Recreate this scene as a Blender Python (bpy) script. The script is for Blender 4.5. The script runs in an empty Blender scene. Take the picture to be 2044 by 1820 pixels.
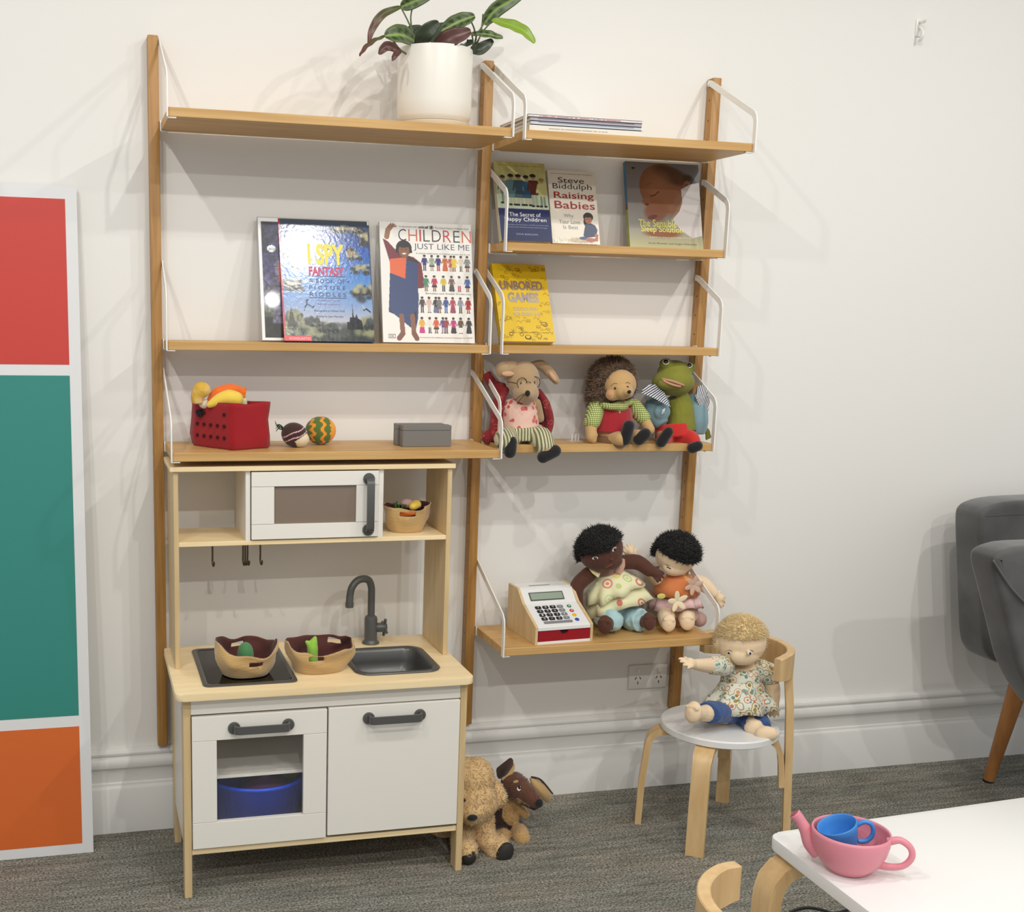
import bpy, bmesh, math, random
import numpy as np
from mathutils import Vector, Matrix, Euler, noise
random.seed(7); np.random.seed(7)
SC = bpy.context.scene; COL = SC.collection
PI = math.pi
V = Vector
# ------------------------------------------------------------------ camera
CAM = V((-0.1841, -3.0419, 1.3706))
cr = V((0.96827917, -0.24904577, 0.02028899)); cu = V((0.02510851, 0.1777641, 0.98375276)); cf = V((0.24860612, 0.95203788, -0.17837845))
FPX, CX, CY = 2373.77, 778.40, 1047.93
cam_data = bpy.data.cameras.new('camera'); cam = bpy.data.objects.new('camera', cam_data); COL.objects.link(cam)
M3 = Matrix((cr, cu, -cf)).transposed()
cam.matrix_world = Matrix.Translation(CAM) @ M3.to_4x4()
cam_data.sensor_fit = 'HORIZONTAL'; cam_data.sensor_width = 36.0
cam_data.lens = FPX / 2044 * 36.0
cam_data.shift_x = (1022 - CX) / 2044; cam_data.shift_y = (CY - 910) / 2044
cam_data.clip_start = 0.05
SC.camera = cam
# ------------------------------------------------------------------ world, exposure
SC.view_settings.view_transform = 'Standard'; SC.view_settings.look = 'None'
SC.view_settings.gamma = 1.0; SC.view_settings.use_curve_mapping = False
SC.view_settings.exposure = 0.0
w = bpy.data.worlds.new('world'); SC.world = w; w.use_nodes = True
w.node_tree.nodes['Background'].inputs[0].default_value = (0.96, 0.975, 1.0, 1)
w.node_tree.nodes['Background'].inputs[1].default_value = 0.56
CEIL = 3.3
LAMP_XY = [(-0.95, -1.85), (0.82, -1.95), (2.5, -1.85), (-0.95, -2.95), (0.82, -3.0), (2.5, -2.95), (-0.1, -4.5), (1.7, -4.5)]  # last pair, unseen behind the camera, is added to brighten the fronts
LAMP_W = [48, 44, 52, 50, 50, 50, 84, 72]
def add_lamp_light(x, y, p):
    l = bpy.data.lights.new('downlight_bulb', 'SPOT'); l.energy = p; l.spot_size = math.radians(168); l.spot_blend = 0.45
    l.shadow_soft_size = 0.024; l.color = (1.0, 0.975, 0.93)
    o = bpy.data.objects.new('downlight_bulb', l); COL.objects.link(o); o.location = (x, y, CEIL - 0.035)
    return o
for (lx, ly), lp in zip(LAMP_XY, LAMP_W): add_lamp_light(lx, ly, lp)
# ------------------------------------------------------------------ helpers
def at(px, py, Y):
    d = cf + cr * ((px - CX) / FPX) - cu * ((py - CY) / FPX)
    return CAM + d * ((Y - CAM.y) / d.y)
def atz(px, py, Z):
    d = cf + cr * ((px - CX) / FPX) - cu * ((py - CY) / FPX)
    return CAM + d * ((Z - CAM.z) / d.z)
def lin(c):
    return tuple(((v / 255 / 12.92) if v / 255 <= 0.04045 else ((v / 255 + 0.055) / 1.055) ** 2.4) for v in c[:3])
def rgba(c): return (*lin(c), 1.0)
MATS = {}
def mat(name, col=(200, 200, 200), rough=0.6, metal=0.0, spec=0.5, bump=None, vary=None, sheen=0.0, trans=0.0, alpha=1.0, coat=0.0, attr=None):
    if name in MATS: return MATS[name]
    m = bpy.data.materials.new(name); m.use_nodes = True; nt = m.node_tree; b = nt.nodes['Principled BSDF']
    b.inputs['Base Color'].default_value = rgba(col); b.inputs['Roughness'].default_value = rough
    b.inputs['Metallic'].default_value = metal; b.inputs['Specular IOR Level'].default_value = spec
    b.inputs['Sheen Weight'].default_value = sheen; b.inputs['Transmission Weight'].default_value = trans
    b.inputs['Alpha'].default_value = alpha; b.inputs['Coat Weight'].default_value = coat
    tc = nt.nodes.new('ShaderNodeTexCoord')
    if attr:
        a = nt.nodes.new('ShaderNodeAttribute'); a.attribute_name = attr; nt.links.new(a.outputs['Color'], b.inputs['Base Color'])
    if vary:   # (scale vector, second colour, low, high)
        mp = nt.nodes.new('ShaderNodeMapping'); mp.inputs['Scale'].default_value = vary[0]
        n = nt.nodes.new('ShaderNodeTexNoise'); n.inputs['Scale'].default_value = 1.0; n.inputs['Detail'].default_value = 5
        r = nt.nodes.new('ShaderNodeValToRGB'); r.color_ramp.elements[0].position = vary[2]; r.color_ramp.elements[1].position = vary[3]
        r.color_ramp.elements[0].color = rgba(col); r.color_ramp.elements[1].color = rgba(vary[1])
        nt.links.new(tc.outputs['Object'], mp.inputs['Vector']); nt.links.new(mp.outputs[0], n.inputs['Vector'])
        nt.links.new(n.outputs['Fac'], r.inputs['Fac']); nt.links.new(r.outputs['Color'], b.inputs['Base Color'])
    if bump:   # (scale vector or float, strength, distance)
        mp2 = nt.nodes.new('ShaderNodeMapping'); s = bump[0]; mp2.inputs['Scale'].default_value = s if hasattr(s, '__len__') else (s, s, s)
        n2 = nt.nodes.new('ShaderNodeTexNoise'); n2.inputs['Scale'].default_value = 1.0; n2.inputs['Detail'].default_value = 4
        bp = nt.nodes.new('ShaderNodeBump'); bp.inputs['Strength'].default_value = bump[1]; bp.inputs['Distance'].default_value = bump[2] if len(bump) > 2 else 0.002
        nt.links.new(tc.outputs['Object'], mp2.inputs['Vector']); nt.links.new(mp2.outputs[0], n2.inputs['Vector'])
        nt.links.new(n2.outputs['Fac'], bp.inputs['Height']); nt.links.new(bp.outputs[0], b.inputs['Normal']); nt.links.new(bp.outputs[0], b.inputs['Coat Normal'])
    MATS[name] = m; return m
def stripe_mat(name, c1, c2, freq, axis='X', duty=0.5, rough=0.8, rot=(0, 0, 0), hard=True):
    m = mat(name, c1, rough, sheen=0.2, bump=(900, 0.3, 0.001)); nt = m.node_tree; b = nt.nodes['Principled BSDF']
    tc = nt.nodes.new('ShaderNodeTexCoord'); mp = nt.nodes.new('ShaderNodeMapping'); mp.inputs['Rotation'].default_value = rot
    wv = nt.nodes.new('ShaderNodeTexWave'); wv.bands_direction = axis; wv.inputs['Scale'].default_value = freq; wv.inputs['Distortion'].default_value = 0.4
    r = nt.nodes.new('ShaderNodeValToRGB'); e = r.color_ramp.elements
    e[0].position = duty - (0.03 if hard else 0.3); e[1].position = duty + (0.03 if hard else 0.3); e[0].color = rgba(c1); e[1].color = rgba(c2)
    nt.links.new(tc.outputs['Object'], mp.inputs[0]); nt.links.new(mp.outputs[0], wv.inputs['Vector']); nt.links.new(wv.outputs['Fac'], r.inputs['Fac']); nt.links.new(r.outputs[0], b.inputs['Base Color'])
    return m
def floral_mat(name, base, cols, scale, size=0.35, rough=0.85, ring=None, scale2=None):
    """cloth printed with round flowers: Voronoi cells, a few colours, optional rings inside them"""
    m = mat(name, base, rough, sheen=0.2, bump=(700, 0.3, 0.001)); nt = m.node_tree; b = nt.nodes['Principled BSDF']
    tc = nt.nodes.new('ShaderNodeTexCoord'); cur = None
    for i, (sc_, sz) in enumerate([(scale, size)] + ([(scale2, size * 0.8)] if scale2 else [])):
        vo = nt.nodes.new('ShaderNodeTexVoronoi'); vo.inputs['Scale'].default_value = sc_; vo.inputs['Randomness'].default_value = 0.85
        nt.links.new(tc.outputs['Object'], vo.inputs['Vector'])
        lt = nt.nodes.new('ShaderNodeMath'); lt.operation = 'LESS_THAN'; lt.inputs[1].default_value = sz; nt.links.new(vo.outputs['Distance'], lt.inputs[0])
        fac = lt.outputs[0]
        if ring:
            mu = nt.nodes.new('ShaderNodeMath'); mu.operation = 'MULTIPLY'; mu.inputs[1].default_value = ring; nt.links.new(vo.outputs['Distance'], mu.inputs[0])
            si = nt.nodes.new('ShaderNodeMath'); si.operation = 'SINE'; nt.links.new(mu.outputs[0], si.inputs[0])
            gt = nt.nodes.new('ShaderNodeMath'); gt.operation = 'GREATER_THAN'; gt.inputs[1].default_value = -0.3; nt.links.new(si.outputs[0], gt.inputs[0])
            mm = nt.nodes.new('ShaderNodeMath'); mm.operation = 'MULTIPLY'; nt.links.new(gt.outputs[0], mm.inputs[0]); nt.links.new(fac, mm.inputs[1]); fac = mm.outputs[0]
        sp = nt.nodes.new('ShaderNodeSeparateColor'); nt.links.new(vo.outputs['Color'], sp.inputs[0])
        r = nt.nodes.new('ShaderNodeValToRGB'); r.color_ramp.interpolation = 'CONSTANT'; e = r.color_ramp.elements
        cs = cols[i:] + cols[:i]
        while len(e) < len(cs): e.new(0.5)
        for k, c in enumerate(cs): e[k].position = k / len(cs); e[k].color = rgba(c)
        nt.links.new(sp.outputs[0], r.inputs['Fac'])
        mx = nt.nodes.new('ShaderNodeMix'); mx.data_type = 'RGBA'; nt.links.new(fac, mx.inputs[0])
        if cur is None: mx.inputs[6].default_value = rgba(base)
        else: nt.links.new(cur, mx.inputs[6])
        nt.links.new(r.outputs[0], mx.inputs[7]); cur = mx.outputs[2]
    nt.links.new(cur, b.inputs['Base Color']); return m
def check_mat(name, c1, c2, freq):
    m = mat(name, c1, 0.9); nt = m.node_tree; b = nt.nodes['Principled BSDF']; tc = nt.nodes.new('ShaderNodeTexCoord'); prev = None
    for ax in ('X', 'Z'):
        wv = nt.nodes.new('ShaderNodeTexWave'); wv.bands_direction = ax; wv.inputs['Scale'].default_value = freq
        g = nt.nodes.new('ShaderNodeMath'); g.operation = 'GREATER_THAN'; g.inputs[1].default_value = 0.35
        nt.links.new(tc.outputs['Object'], wv.inputs['Vector']); nt.links.new(wv.outputs['Fac'], g.inputs[0])
        if prev is None: prev = g
        else:
            mn = nt.nodes.new('ShaderNodeMath'); mn.operation = 'MULTIPLY'; nt.links.new(prev.outputs[0], mn.inputs[0]); nt.links.new(g.outputs[0], mn.inputs[1]); prev = mn
    mx = nt.nodes.new('ShaderNodeMix'); mx.data_type = 'RGBA'; mx.inputs[6].default_value = rgba(c2); mx.inputs[7].default_value = rgba(c1)
    nt.links.new(prev.outputs[0], mx.inputs[0]); nt.links.new(mx.outputs[2], b.inputs['Base Color']); return m

def thing(name, label, cat, loc, group=None):
    o = bpy.data.objects.new(name, None); COL.objects.link(o); o.location = loc; o.empty_display_size = 0.05
    o['label'] = label; o['category'] = cat
    if group: o['group'] = group
    return o
def tag(o, label, cat, group=None, kind=None):
    o['label'] = label; o['category'] = cat
    if group: o['group'] = group
    if kind: o['kind'] = kind
    return o
def wloc(p):
    t = V((0, 0, 0))
    while p is not None: t += p.location; p = p.parent
    return t
def obj(name, bm, m, parent=None, smooth=False, label=None, origin=None, auto=None):
    """link a bmesh authored in world coordinates as one object under its (unrotated) parent"""
    me = bpy.data.meshes.new(name)
    off = V(origin) if origin is not None else V((0, 0, 0))
    base = wloc(parent) + off
    bmesh.ops.translate(bm, verts=bm.verts, vec=-base)
    bmesh.ops.recalc_face_normals(bm, faces=bm.faces)
    bm.to_mesh(me); bm.free()
    for mm in (m if isinstance(m, (list, tuple)) else [m]): me.materials.append(mm)
    if smooth: me.polygons.foreach_set('use_smooth', [True] * len(me.polygons))
    if auto:
        me.polygons.foreach_set('use_smooth', [True] * len(me.polygons))
        me.set_sharp_from_angle(angle=math.radians(auto))
    o = bpy.data.objects.new(name, me); COL.objects.link(o); o.parent = parent; o.location = off
    if label: o['label'] = label
    return o
def structure(o): o['kind'] = 'structure'; return o
def nb(): return bmesh.new()
def box(bm, x0, x1, y0, y1, z0, z1, bev=0.0, seg=2, fr=None):
    r = bmesh.ops.create_cube(bm, size=1.0); vs = r['verts']
    for v in vs:
        v.co = V((x0 + (v.co.x + .5) * (x1 - x0), y0 + (v.co.y + .5) * (y1 - y0), z0 + (v.co.z + .5) * (z1 - z0)))
    if bev > 0:
        es = list({e for v in vs for e in v.link_edges})
        rb = bmesh.ops.bevel(bm, geom=es, offset=bev, segments=seg, affect='EDGES', profile=0.5)
        vs = list({v for f in rb['faces'] for v in f.verts} | {v for v in vs if v.is_valid})
    if fr:
        for v in vs: v.co = fr(v.co)
    return vs
def cyl(bm, p0, p1, r0, r1=None, n=20, caps=True):
    p0, p1 = V(p0), V(p1); r1 = r0 if r1 is None else r1
    d = (p1 - p0); q = d.to_track_quat('Z', 'Y'); rings = []
    for p, r in ((p0, r0), (p1, r1)):
        rings.append([bm.verts.new(p + q @ V((math.cos(2 * PI * i / n) * r, math.sin(2 * PI * i / n) * r, 0))) for i in range(n)])
    for i in range(n): bm.faces.new((rings[0][i], rings[0][(i + 1) % n], rings[1][(i + 1) % n], rings[1][i]))
    if caps: bm.faces.new(rings[0][::-1]); bm.faces.new(rings[1])
def loft(bm, rings, closed=True, cap0=True, cap1=True):
    R = [[bm.verts.new(p) for p in r] for r in rings]; n = len(R[0])
    for a, b in zip(R[:-1], R[1:]):
        for i in range(n if closed else n - 1): bm.faces.new((a[i], a[(i + 1) % n], b[(i + 1) % n], b[i]))
    if cap0: bm.faces.new(R[0][::-1])
    if cap1: bm.faces.new(R[-1])
    return R
def lathe(bm, c, prof, n=32, axis=None, cap0=True, cap1=True):
    """prof: list of (radius, height); axis: direction"""
    q = V(axis).to_track_quat('Z', 'Y') if axis is not None else Matrix.Identity(3).to_quaternion()
    c = V(c)
    rings = [[c + q @ V((math.cos(2 * PI * i / n) * r, math.sin(2 * PI * i / n) * r, h)) for i in range(n)] for r, h in prof]
    loft(bm, rings, True, cap0, cap1)
def smooth_path(pts, sub=6):
    P = [V(p) for p in pts]
    if len(P) < 3: return [P[0].lerp(P[-1], i / sub) for i in range(sub + 1)]
    out = []
    for i in range(len(P) - 1):
        p0 = P[max(i - 1, 0)]; p1 = P[i]; p2 = P[i + 1]; p3 = P[min(i + 2, len(P) - 1)]
        for k in range(sub):
            t = k / sub
            out.append(0.5 * ((2 * p1) + (-p0 + p2) * t + (2 * p0 - 5 * p1 + 4 * p2 - p3) * t * t + (-p0 + 3 * p1 - 3 * p2 + p3) * t ** 3))
    out.append(P[-1]); return out
def tube(bm, pts, rad, n=12, sub=6, caps=True, flat=1.0, up=None, smoothp=True):
    """swept tube, rad a float or per-point list"""
    path = smooth_path(pts, sub) if smoothp else [V(p) for p in pts]
    m = len(path)
    if hasattr(rad, '__len__'):
        rr = [float(np.interp(i / (m - 1) * (len(rad) - 1), range(len(rad)), rad)) for i in range(m)]
    else: rr = [rad] * m
    rings = []; ref = V(up) if up is not None else None
    for i, p in enumerate(path):
        t = (path[min(i + 1, m - 1)] - path[max(i - 1, 0)]).normalized()
        if ref is None: ref = V((0, 0, 1)) if abs(t.z) < 0.9 else V((1, 0, 0))
        a = t.cross(ref)
        if a.length < 1e-5: a = t.orthogonal()
        a.normalize(); b = a.cross(t).normalized()
        if up is None: ref = b
        rings.append([p + a * math.cos(2 * PI * k / n) * rr[i] + b * math.sin(2 * PI * k / n) * rr[i] * flat for k in range(n)])
    loft(bm, rings, True, caps, caps)
def strap(bm, pts, wd, th, wdir, sub=0):
    """flat bar: width along wdir, thickness perpendicular"""
    path = smooth_path(pts, sub) if sub else [V(p) for p in pts]
    wv = V(wdir).normalized(); m = len(path); rings = []
    for i, p in enumerate(path):
        t0 = (path[i] - path[i - 1]).normalized() if i else (path[1] - path[0]).normalized()
        t1 = (path[i + 1] - path[i]).normalized() if i < m - 1 else t0
        t = (t0 + t1).normalized(); nrm = t.cross(wv).normalized(); k = 1 / max(0.5, t.dot(t0))
        w2 = wd(i / (m - 1)) / 2 if callable(wd) else wd / 2
        rings.append([p + wv * w2 + nrm * th / 2 * k, p - wv * w2 + nrm * th / 2 * k, p - wv * w2 - nrm * th / 2 * k, p + wv * w2 - nrm * th / 2 * k])
    loft(bm, rings)
def prism(bm, pts2, mapf, d0, d1, bev=0):
    """extrude a 2-D polygon; mapf(u, v, d) -> world"""
    a = [bm.verts.new(mapf(u, v, d0)) for u, v in pts2]; b = [bm.verts.new(mapf(u, v, d1)) for u, v in pts2]; n = len(a)
    fs = [bm.faces.new(a[::-1]), bm.faces.new(b)]
    for i in range(n): bm.faces.new((a[i], a[(i + 1) % n], b[(i + 1) % n], b[i]))
    if bev > 0:
        bmesh.ops.bevel(bm, geom=[e for f in fs for e in f.edges], offset=bev, segments=2, affect='EDGES', profile=0.5)
def rrect(cx, cy, w, h, r, n=5):
    out = []
    for (sx, sy, a0) in ((1, 1, 0), (-1, 1, 90), (-1, -1, 180), (1, -1, 270)):
        for i in range(n + 1):
            a = math.radians(a0 + 90 * i / n)
            out.append((cx + sx * (w / 2 - r) + math.cos(a) * r, cy + sy * (h / 2 - r) + math.sin(a) * r))
    return out
def arc(cx, cy, r, a0, a1, n=10): return [(cx + math.cos(math.radians(a0 + (a1 - a0) * i / n)) * r, cy + math.sin(math.radians(a0 + (a1 - a0) * i / n)) * r) for i in range(n + 1)]
def ell(bm, c, r, rot=(0, 0, 0), seg=20, basis=None):
    r3 = (r, r, r) if not hasattr(r, '__len__') else r
    res = bmesh.ops.create_uvsphere(bm, u_segments=seg, v_segments=max(8, seg // 2 + 2), radius=1.0)
    q = Euler([math.radians(a) for a in rot]).to_matrix() if basis is None else basis
    for v in res['verts']: v.co = V(c) + q @ V((v.co.x * r3[0], v.co.y * r3[1], v.co.z * r3[2]))
    return res['verts']
def capsule(bm, pts, rad, n=12, sub=4):
    tube(bm, pts, rad, n, sub); P = [V(p) for p in pts]
    r0 = rad[0] if hasattr(rad, '__len__') else rad; r1 = rad[-1] if hasattr(rad, '__len__') else rad
    ell(bm, P[0], r0, seg=12); ell(bm, P[-1], r1, seg=12)
def bake(o):
    """apply the modifiers of o into its mesh"""
    dg = bpy.context.evaluated_depsgraph_get(); dg.update()
    me = bpy.data.meshes.new_from_object(o.evaluated_get(dg)); old = o.data; o.modifiers.clear(); o.data = me; me.name = o.name
    bpy.data.meshes.remove(old)
def soft(name, bm, m, parent, voxel=0.004, it=6, colf=None, lump=0.0, lump_scale=20, label=None):
    """cloth/plush body: union of overlapping shapes as ONE continuous surface"""
    o = obj(name, bm, m, parent, label=label)
    md = o.modifiers.new('r', 'REMESH'); md.mode = 'VOXEL'; md.voxel_size = voxel; md.use_smooth_shade = True
    sm = o.modifiers.new('s', 'SMOOTH'); sm.iterations = it; sm.factor = 0.5
    bake(o); me = o.data
    if not me.materials: me.materials.append(m)
    me.polygons.foreach_set('use_smooth', [True] * len(me.polygons))
    if lump:
        b2 = bmesh.new(); b2.from_mesh(me); b2.normal_update()
        for v in b2.verts: v.co += v.normal * (noise.noise(v.co * lump_scale + V((3, 7, 1))) * lump)
        b2.to_mesh(me); b2.free()
    if colf:
        base = wloc(o); a = me.color_attributes.new('Col', 'FLOAT_COLOR', 'POINT')
        buf = np.ones(len(me.vertices) * 4, dtype=np.float32)
        for i, v in enumerate(me.vertices): buf[i * 4:i * 4 + 3] = lin(colf(v.co + base))
        a.data.foreach_set('color', buf)
    return o
def add_fur(o, n, length, wid, droop=(0, 0, 0), jit=0.5, where=None, col_attr=False, curl=0.0, seed=1):
    """adds n short tapered tufts to the mesh of o (same object)"""
    rnd = random.Random(seed); me = o.data; me.calc_loop_triangles()
    tris = [t for t in me.loop_triangles if (where is None or where(V(t.center) if hasattr(t, 'center') else (me.vertices[t.vertices[0]].co), V(t.normal)))]
    if not tris: return
    ar = np.cumsum([t.area for t in tris]); bm = bmesh.new(); bm.from_mesh(me)
    lay = bm.verts.layers.float_color.get('Col') if col_attr else None
    cols = None
    if lay is not None:
        cols = [tuple(v[lay]) for v in bm.verts]
    dr = V(droop)
    for k in range(n):
        t = tris[int(np.searchsorted(ar, rnd.random() * ar[-1]))]
        a, b, c = [me.vertices[i].co for i in t.vertices]; u, v_ = rnd.random(), rnd.random()
        if u + v_ > 1: u, v_ = 1 - u, 1 - v_
        p = a + (b - a) * u + (c - a) * v_; nn = V(t.normal)
        d = (nn + dr + V((rnd.uniform(-jit, jit), rnd.uniform(-jit, jit), rnd.uniform(-jit, jit)))).normalized()
        L = length * rnd.uniform(0.6, 1.25); s1 = nn.orthogonal().normalized() * wid; s2 = nn.cross(s1).normalized() * wid
        base = [p + s1 * math.cos(q) + s2 * math.sin(q) - nn * wid * .6 for q in (0, 2.09, 4.18)]
        mid = p + d * L * 0.55; tip = p + d * L + (dr * 0.6 + V((rnd.uniform(-1, 1), rnd.uniform(-1, 1), rnd.uniform(-1, 1))) * curl) * L * 0.5
        bv = [bm.verts.new(q) for q in base]; mv = [bm.verts.new(mid + (q - p) * 0.75) for q in base]; tv = bm.verts.new(tip)
        if lay is not None:
            cc = cols[t.vertices[0]]; f = rnd.uniform(0.82, 1.12); cc = (cc[0] * f, cc[1] * f, cc[2] * f, 1)
            for q in bv + mv + [tv]: q[lay] = cc
        for i in range(3):
            j = (i + 1) % 3; bm.faces.new((bv[i], bv[j], mv[j], mv[i])); bm.faces.new((mv[i], mv[j], tv))
    bm.to_mesh(me); bm.free(); me.polygons.foreach_set('use_smooth', [True] * len(me.polygons))
_FONT = {}
def text_verts(s, bold=0.0, sp=1.0):
    """glyph outlines of the built-in font as (verts2d, faces)"""
    key = (s, bold, sp)
    if key in _FONT: return _FONT[key]
    c = bpy.data.curves.new('t', 'FONT'); c.body = s; c.size = 1.0; c.offset = bold; c.resolution_u = 3; c.space_character = sp
    o = bpy.data.objects.new('t', c); COL.objects.link(o); dg = bpy.context.evaluated_depsgraph_get(); dg.update()
    me = bpy.data.meshes.new_from_object(o.evaluated_get(dg)); vs = [(v.co.x, v.co.y) for v in me.vertices]; fs = [tuple(p.vertices) for p in me.polygons]
    bpy.data.objects.remove(o); bpy.data.curves.remove(c); bpy.data.meshes.remove(me)
    _FONT[key] = (vs, fs); return vs, fs
def put_text(bm, s, u0, v0, wdt, hgt, F, n=0.0006, bold=0.0, sp=1.0):
    """fit s in the box u0..u0+wdt, v0..v0+hgt of frame F(u, v, n)"""
    vs, fs = text_verts(s, bold, sp)
    if not vs: return
    xs = [a for a, b in vs]; ys = [b for a, b in vs]; x0, x1, y0, y1 = min(xs), max(xs), min(ys), max(ys)
    sx = wdt / (x1 - x0); sy = hgt / (y1 - y0)
    vv = [bm.verts.new(F(u0 + (a - x0) * sx, v0 + (b - y0) * sy, n)) for a, b in vs]
    for f in fs:
        try: bm.faces.new([vv[i] for i in f])
        except ValueError: pass
# ------------------------------------------------------------------ common materials
M_wall = mat('wall_paint', (236, 234, 229), 0.75, spec=0.25, bump=(60, 0.05, 0.001))
M_trim = mat('trim_paint', (232, 231, 227), 0.35, spec=0.5)
def wood(name, c1, c2, sc, rough=0.45, lo=0.35, hi=0.7): return mat(name, c1, rough, vary=(sc, c2, lo, hi), bump=(tuple(3 * a for a in sc), 0.05, 0.0005))
M_bamboo = wood('bamboo_shelf', (208, 168, 108), (190, 146, 86), (4, 60, 90))
M_bamboo_up = wood('bamboo_upright', (184, 138, 76), (156, 110, 54), (120, 60, 5))
M_birch = wood('birch_ply', (250, 228, 184), (240, 214, 164), (5, 50, 60), 0.4)
M_birch_v = wood('birch_ply_vertical', (220, 194, 148), (204, 176, 128), (60, 50, 5), 0.4)
M_beech = wood('bent_birch', (222, 190, 140), (206, 170, 118), (40, 40, 8), 0.4)
M_white = mat('white_lacquer', (238, 234, 225), 0.35)
M_white_metal = mat('white_powder_steel', (238, 236, 230), 0.35, spec=0.5)
M_handle = mat('grey_plastic_handle', (84, 84, 82), 0.35)
M_steel = mat('dark_grey_sink', (92, 92, 90), 0.3, metal=0.4)
M_black = mat('matt_black', (18, 18, 18), 0.7)
M_dark = mat('dark_gap', (30, 26, 22), 0.9)

def add_holes(m, pitch, r):
    """round peg holes repeated up the side faces of the upright (object space)"""
    nt = m.node_tree; b = nt.nodes['Principled BSDF']; L = nt.links.new
    tc = nt.nodes.new('ShaderNodeTexCoord'); se = nt.nodes.new('ShaderNodeSeparateXYZ'); L(tc.outputs['Object'], se.inputs[0])
    def mt(op, a, b_=None):
        n = nt.nodes.new('ShaderNodeMath'); n.operation = op
        for i, v in enumerate((a, b_)):
            if v is None: continue
            if isinstance(v, (int, float)): n.inputs[i].default_value = v
            else: L(v, n.inputs[i])
        return n.outputs[0]
    z = mt('SUBTRACT', mt('MODULO', mt('ADD', se.outputs[2], 1.0), pitch), pitch / 2); d2 = mt('ADD', mt('MULTIPLY', z, z), mt('MULTIPLY', se.outputs[1], se.outputs[1]))
    inside = mt('MULTIPLY', mt('LESS_THAN', d2, r * r), mt('GREATER_THAN', mt('ABSOLUTE', se.outputs[0]), .0124))
    old = b.inputs['Base Color'].links[0].from_socket; mx = nt.nodes.new('ShaderNodeMix'); mx.data_type = 'RGBA'; L(inside, mx.inputs[0]); L(old, mx.inputs[6]); mx.inputs[7].default_value = rgba((46, 30, 16)); L(mx.outputs[2], b.inputs['Base Color'])
add_holes(M_bamboo_up, .0515, .0026)
# ------------------------------------------------------------------ the room
bm = nb(); box(bm, -1.6, 4.2, 0.0, 0.12, 0.0, CEIL); structure(obj('wall_back', bm, M_wall))
bm = nb(); box(bm, -1.6, 4.2, -5.5, 0.12, CEIL, CEIL + 0.05); structure(obj('ceiling', bm, mat('ceiling_paint', (240, 238, 232), 0.8)))
def carpet():
    m = mat('striped_loop_carpet', (110, 108, 100), 0.95, spec=0.1); nt = m.node_tree; b = nt.nodes['Principled BSDF']; L = nt.links.new
    tc = nt.nodes.new('ShaderNodeTexCoord')
    def nz(sc, det=3, rough=0.6):
        mp = nt.nodes.new('ShaderNodeMapping'); mp.inputs['Scale'].default_value = sc
        n = nt.nodes.new('ShaderNodeTexNoise'); n.inputs['Scale'].default_value = 1; n.inputs['Detail'].default_value = det; n.inputs['Roughness'].default_value = rough
        L(tc.outputs['Object'], mp.inputs[0]); L(mp.outputs[0], n.inputs['Vector']); return n.outputs['Fac']
    def ramp(f, a, pa, c, pc):
        r = nt.nodes.new('ShaderNodeValToRGB'); e = r.color_ramp.elements; e[0].position = pa; e[1].position = pc; e[0].color = rgba(a); e[1].color = rgba(c); L(f, r.inputs[0]); return r.outputs[0]
    yarn = nz((170, 260, 260), 3, 0.8)
    c1 = ramp(yarn, (74, 73, 68), 0.38, (214, 212, 202), 0.64)
    band = nz((5, 44, 44), 6, 0.8)
    c2 = ramp(band, (186, 186, 182), 0.35, (255, 255, 255), 0.62)
    patch = nz((3, 7, 7), 2); c3 = ramp(patch, (240, 242, 240), 0.4, (255, 250, 244), 0.62)
    mx = nt.nodes.new('ShaderNodeMix'); mx.data_type = 'RGBA'; mx.blend_type = 'MULTIPLY'; mx.inputs[0].default_value = 1; L(c1, mx.inputs[6]); L(c2, mx.inputs[7])
    m2 = nt.nodes.new('ShaderNodeMix'); m2.data_type = 'RGBA'; m2.blend_type = 'MULTIPLY'; m2.inputs[0].default_value = 1; L(mx.outputs[2], m2.inputs[6]); L(c3, m2.inputs[7])
    L(m2.outputs[2], b.inputs['Base Color'])
    bp = nt.nodes.new('ShaderNodeBump'); bp.inputs['Strength'].default_value = 0.9; bp.inputs['Distance'].default_value = 0.004; L(yarn, bp.inputs['Height']); L(bp.outputs[0], b.inputs['Normal'])
    return m
bm = nb(); box(bm, -1.6, 4.2, -5.5, 0.12, -0.05, 0.0); structure(obj('floor', bm, carpet()))
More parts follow.
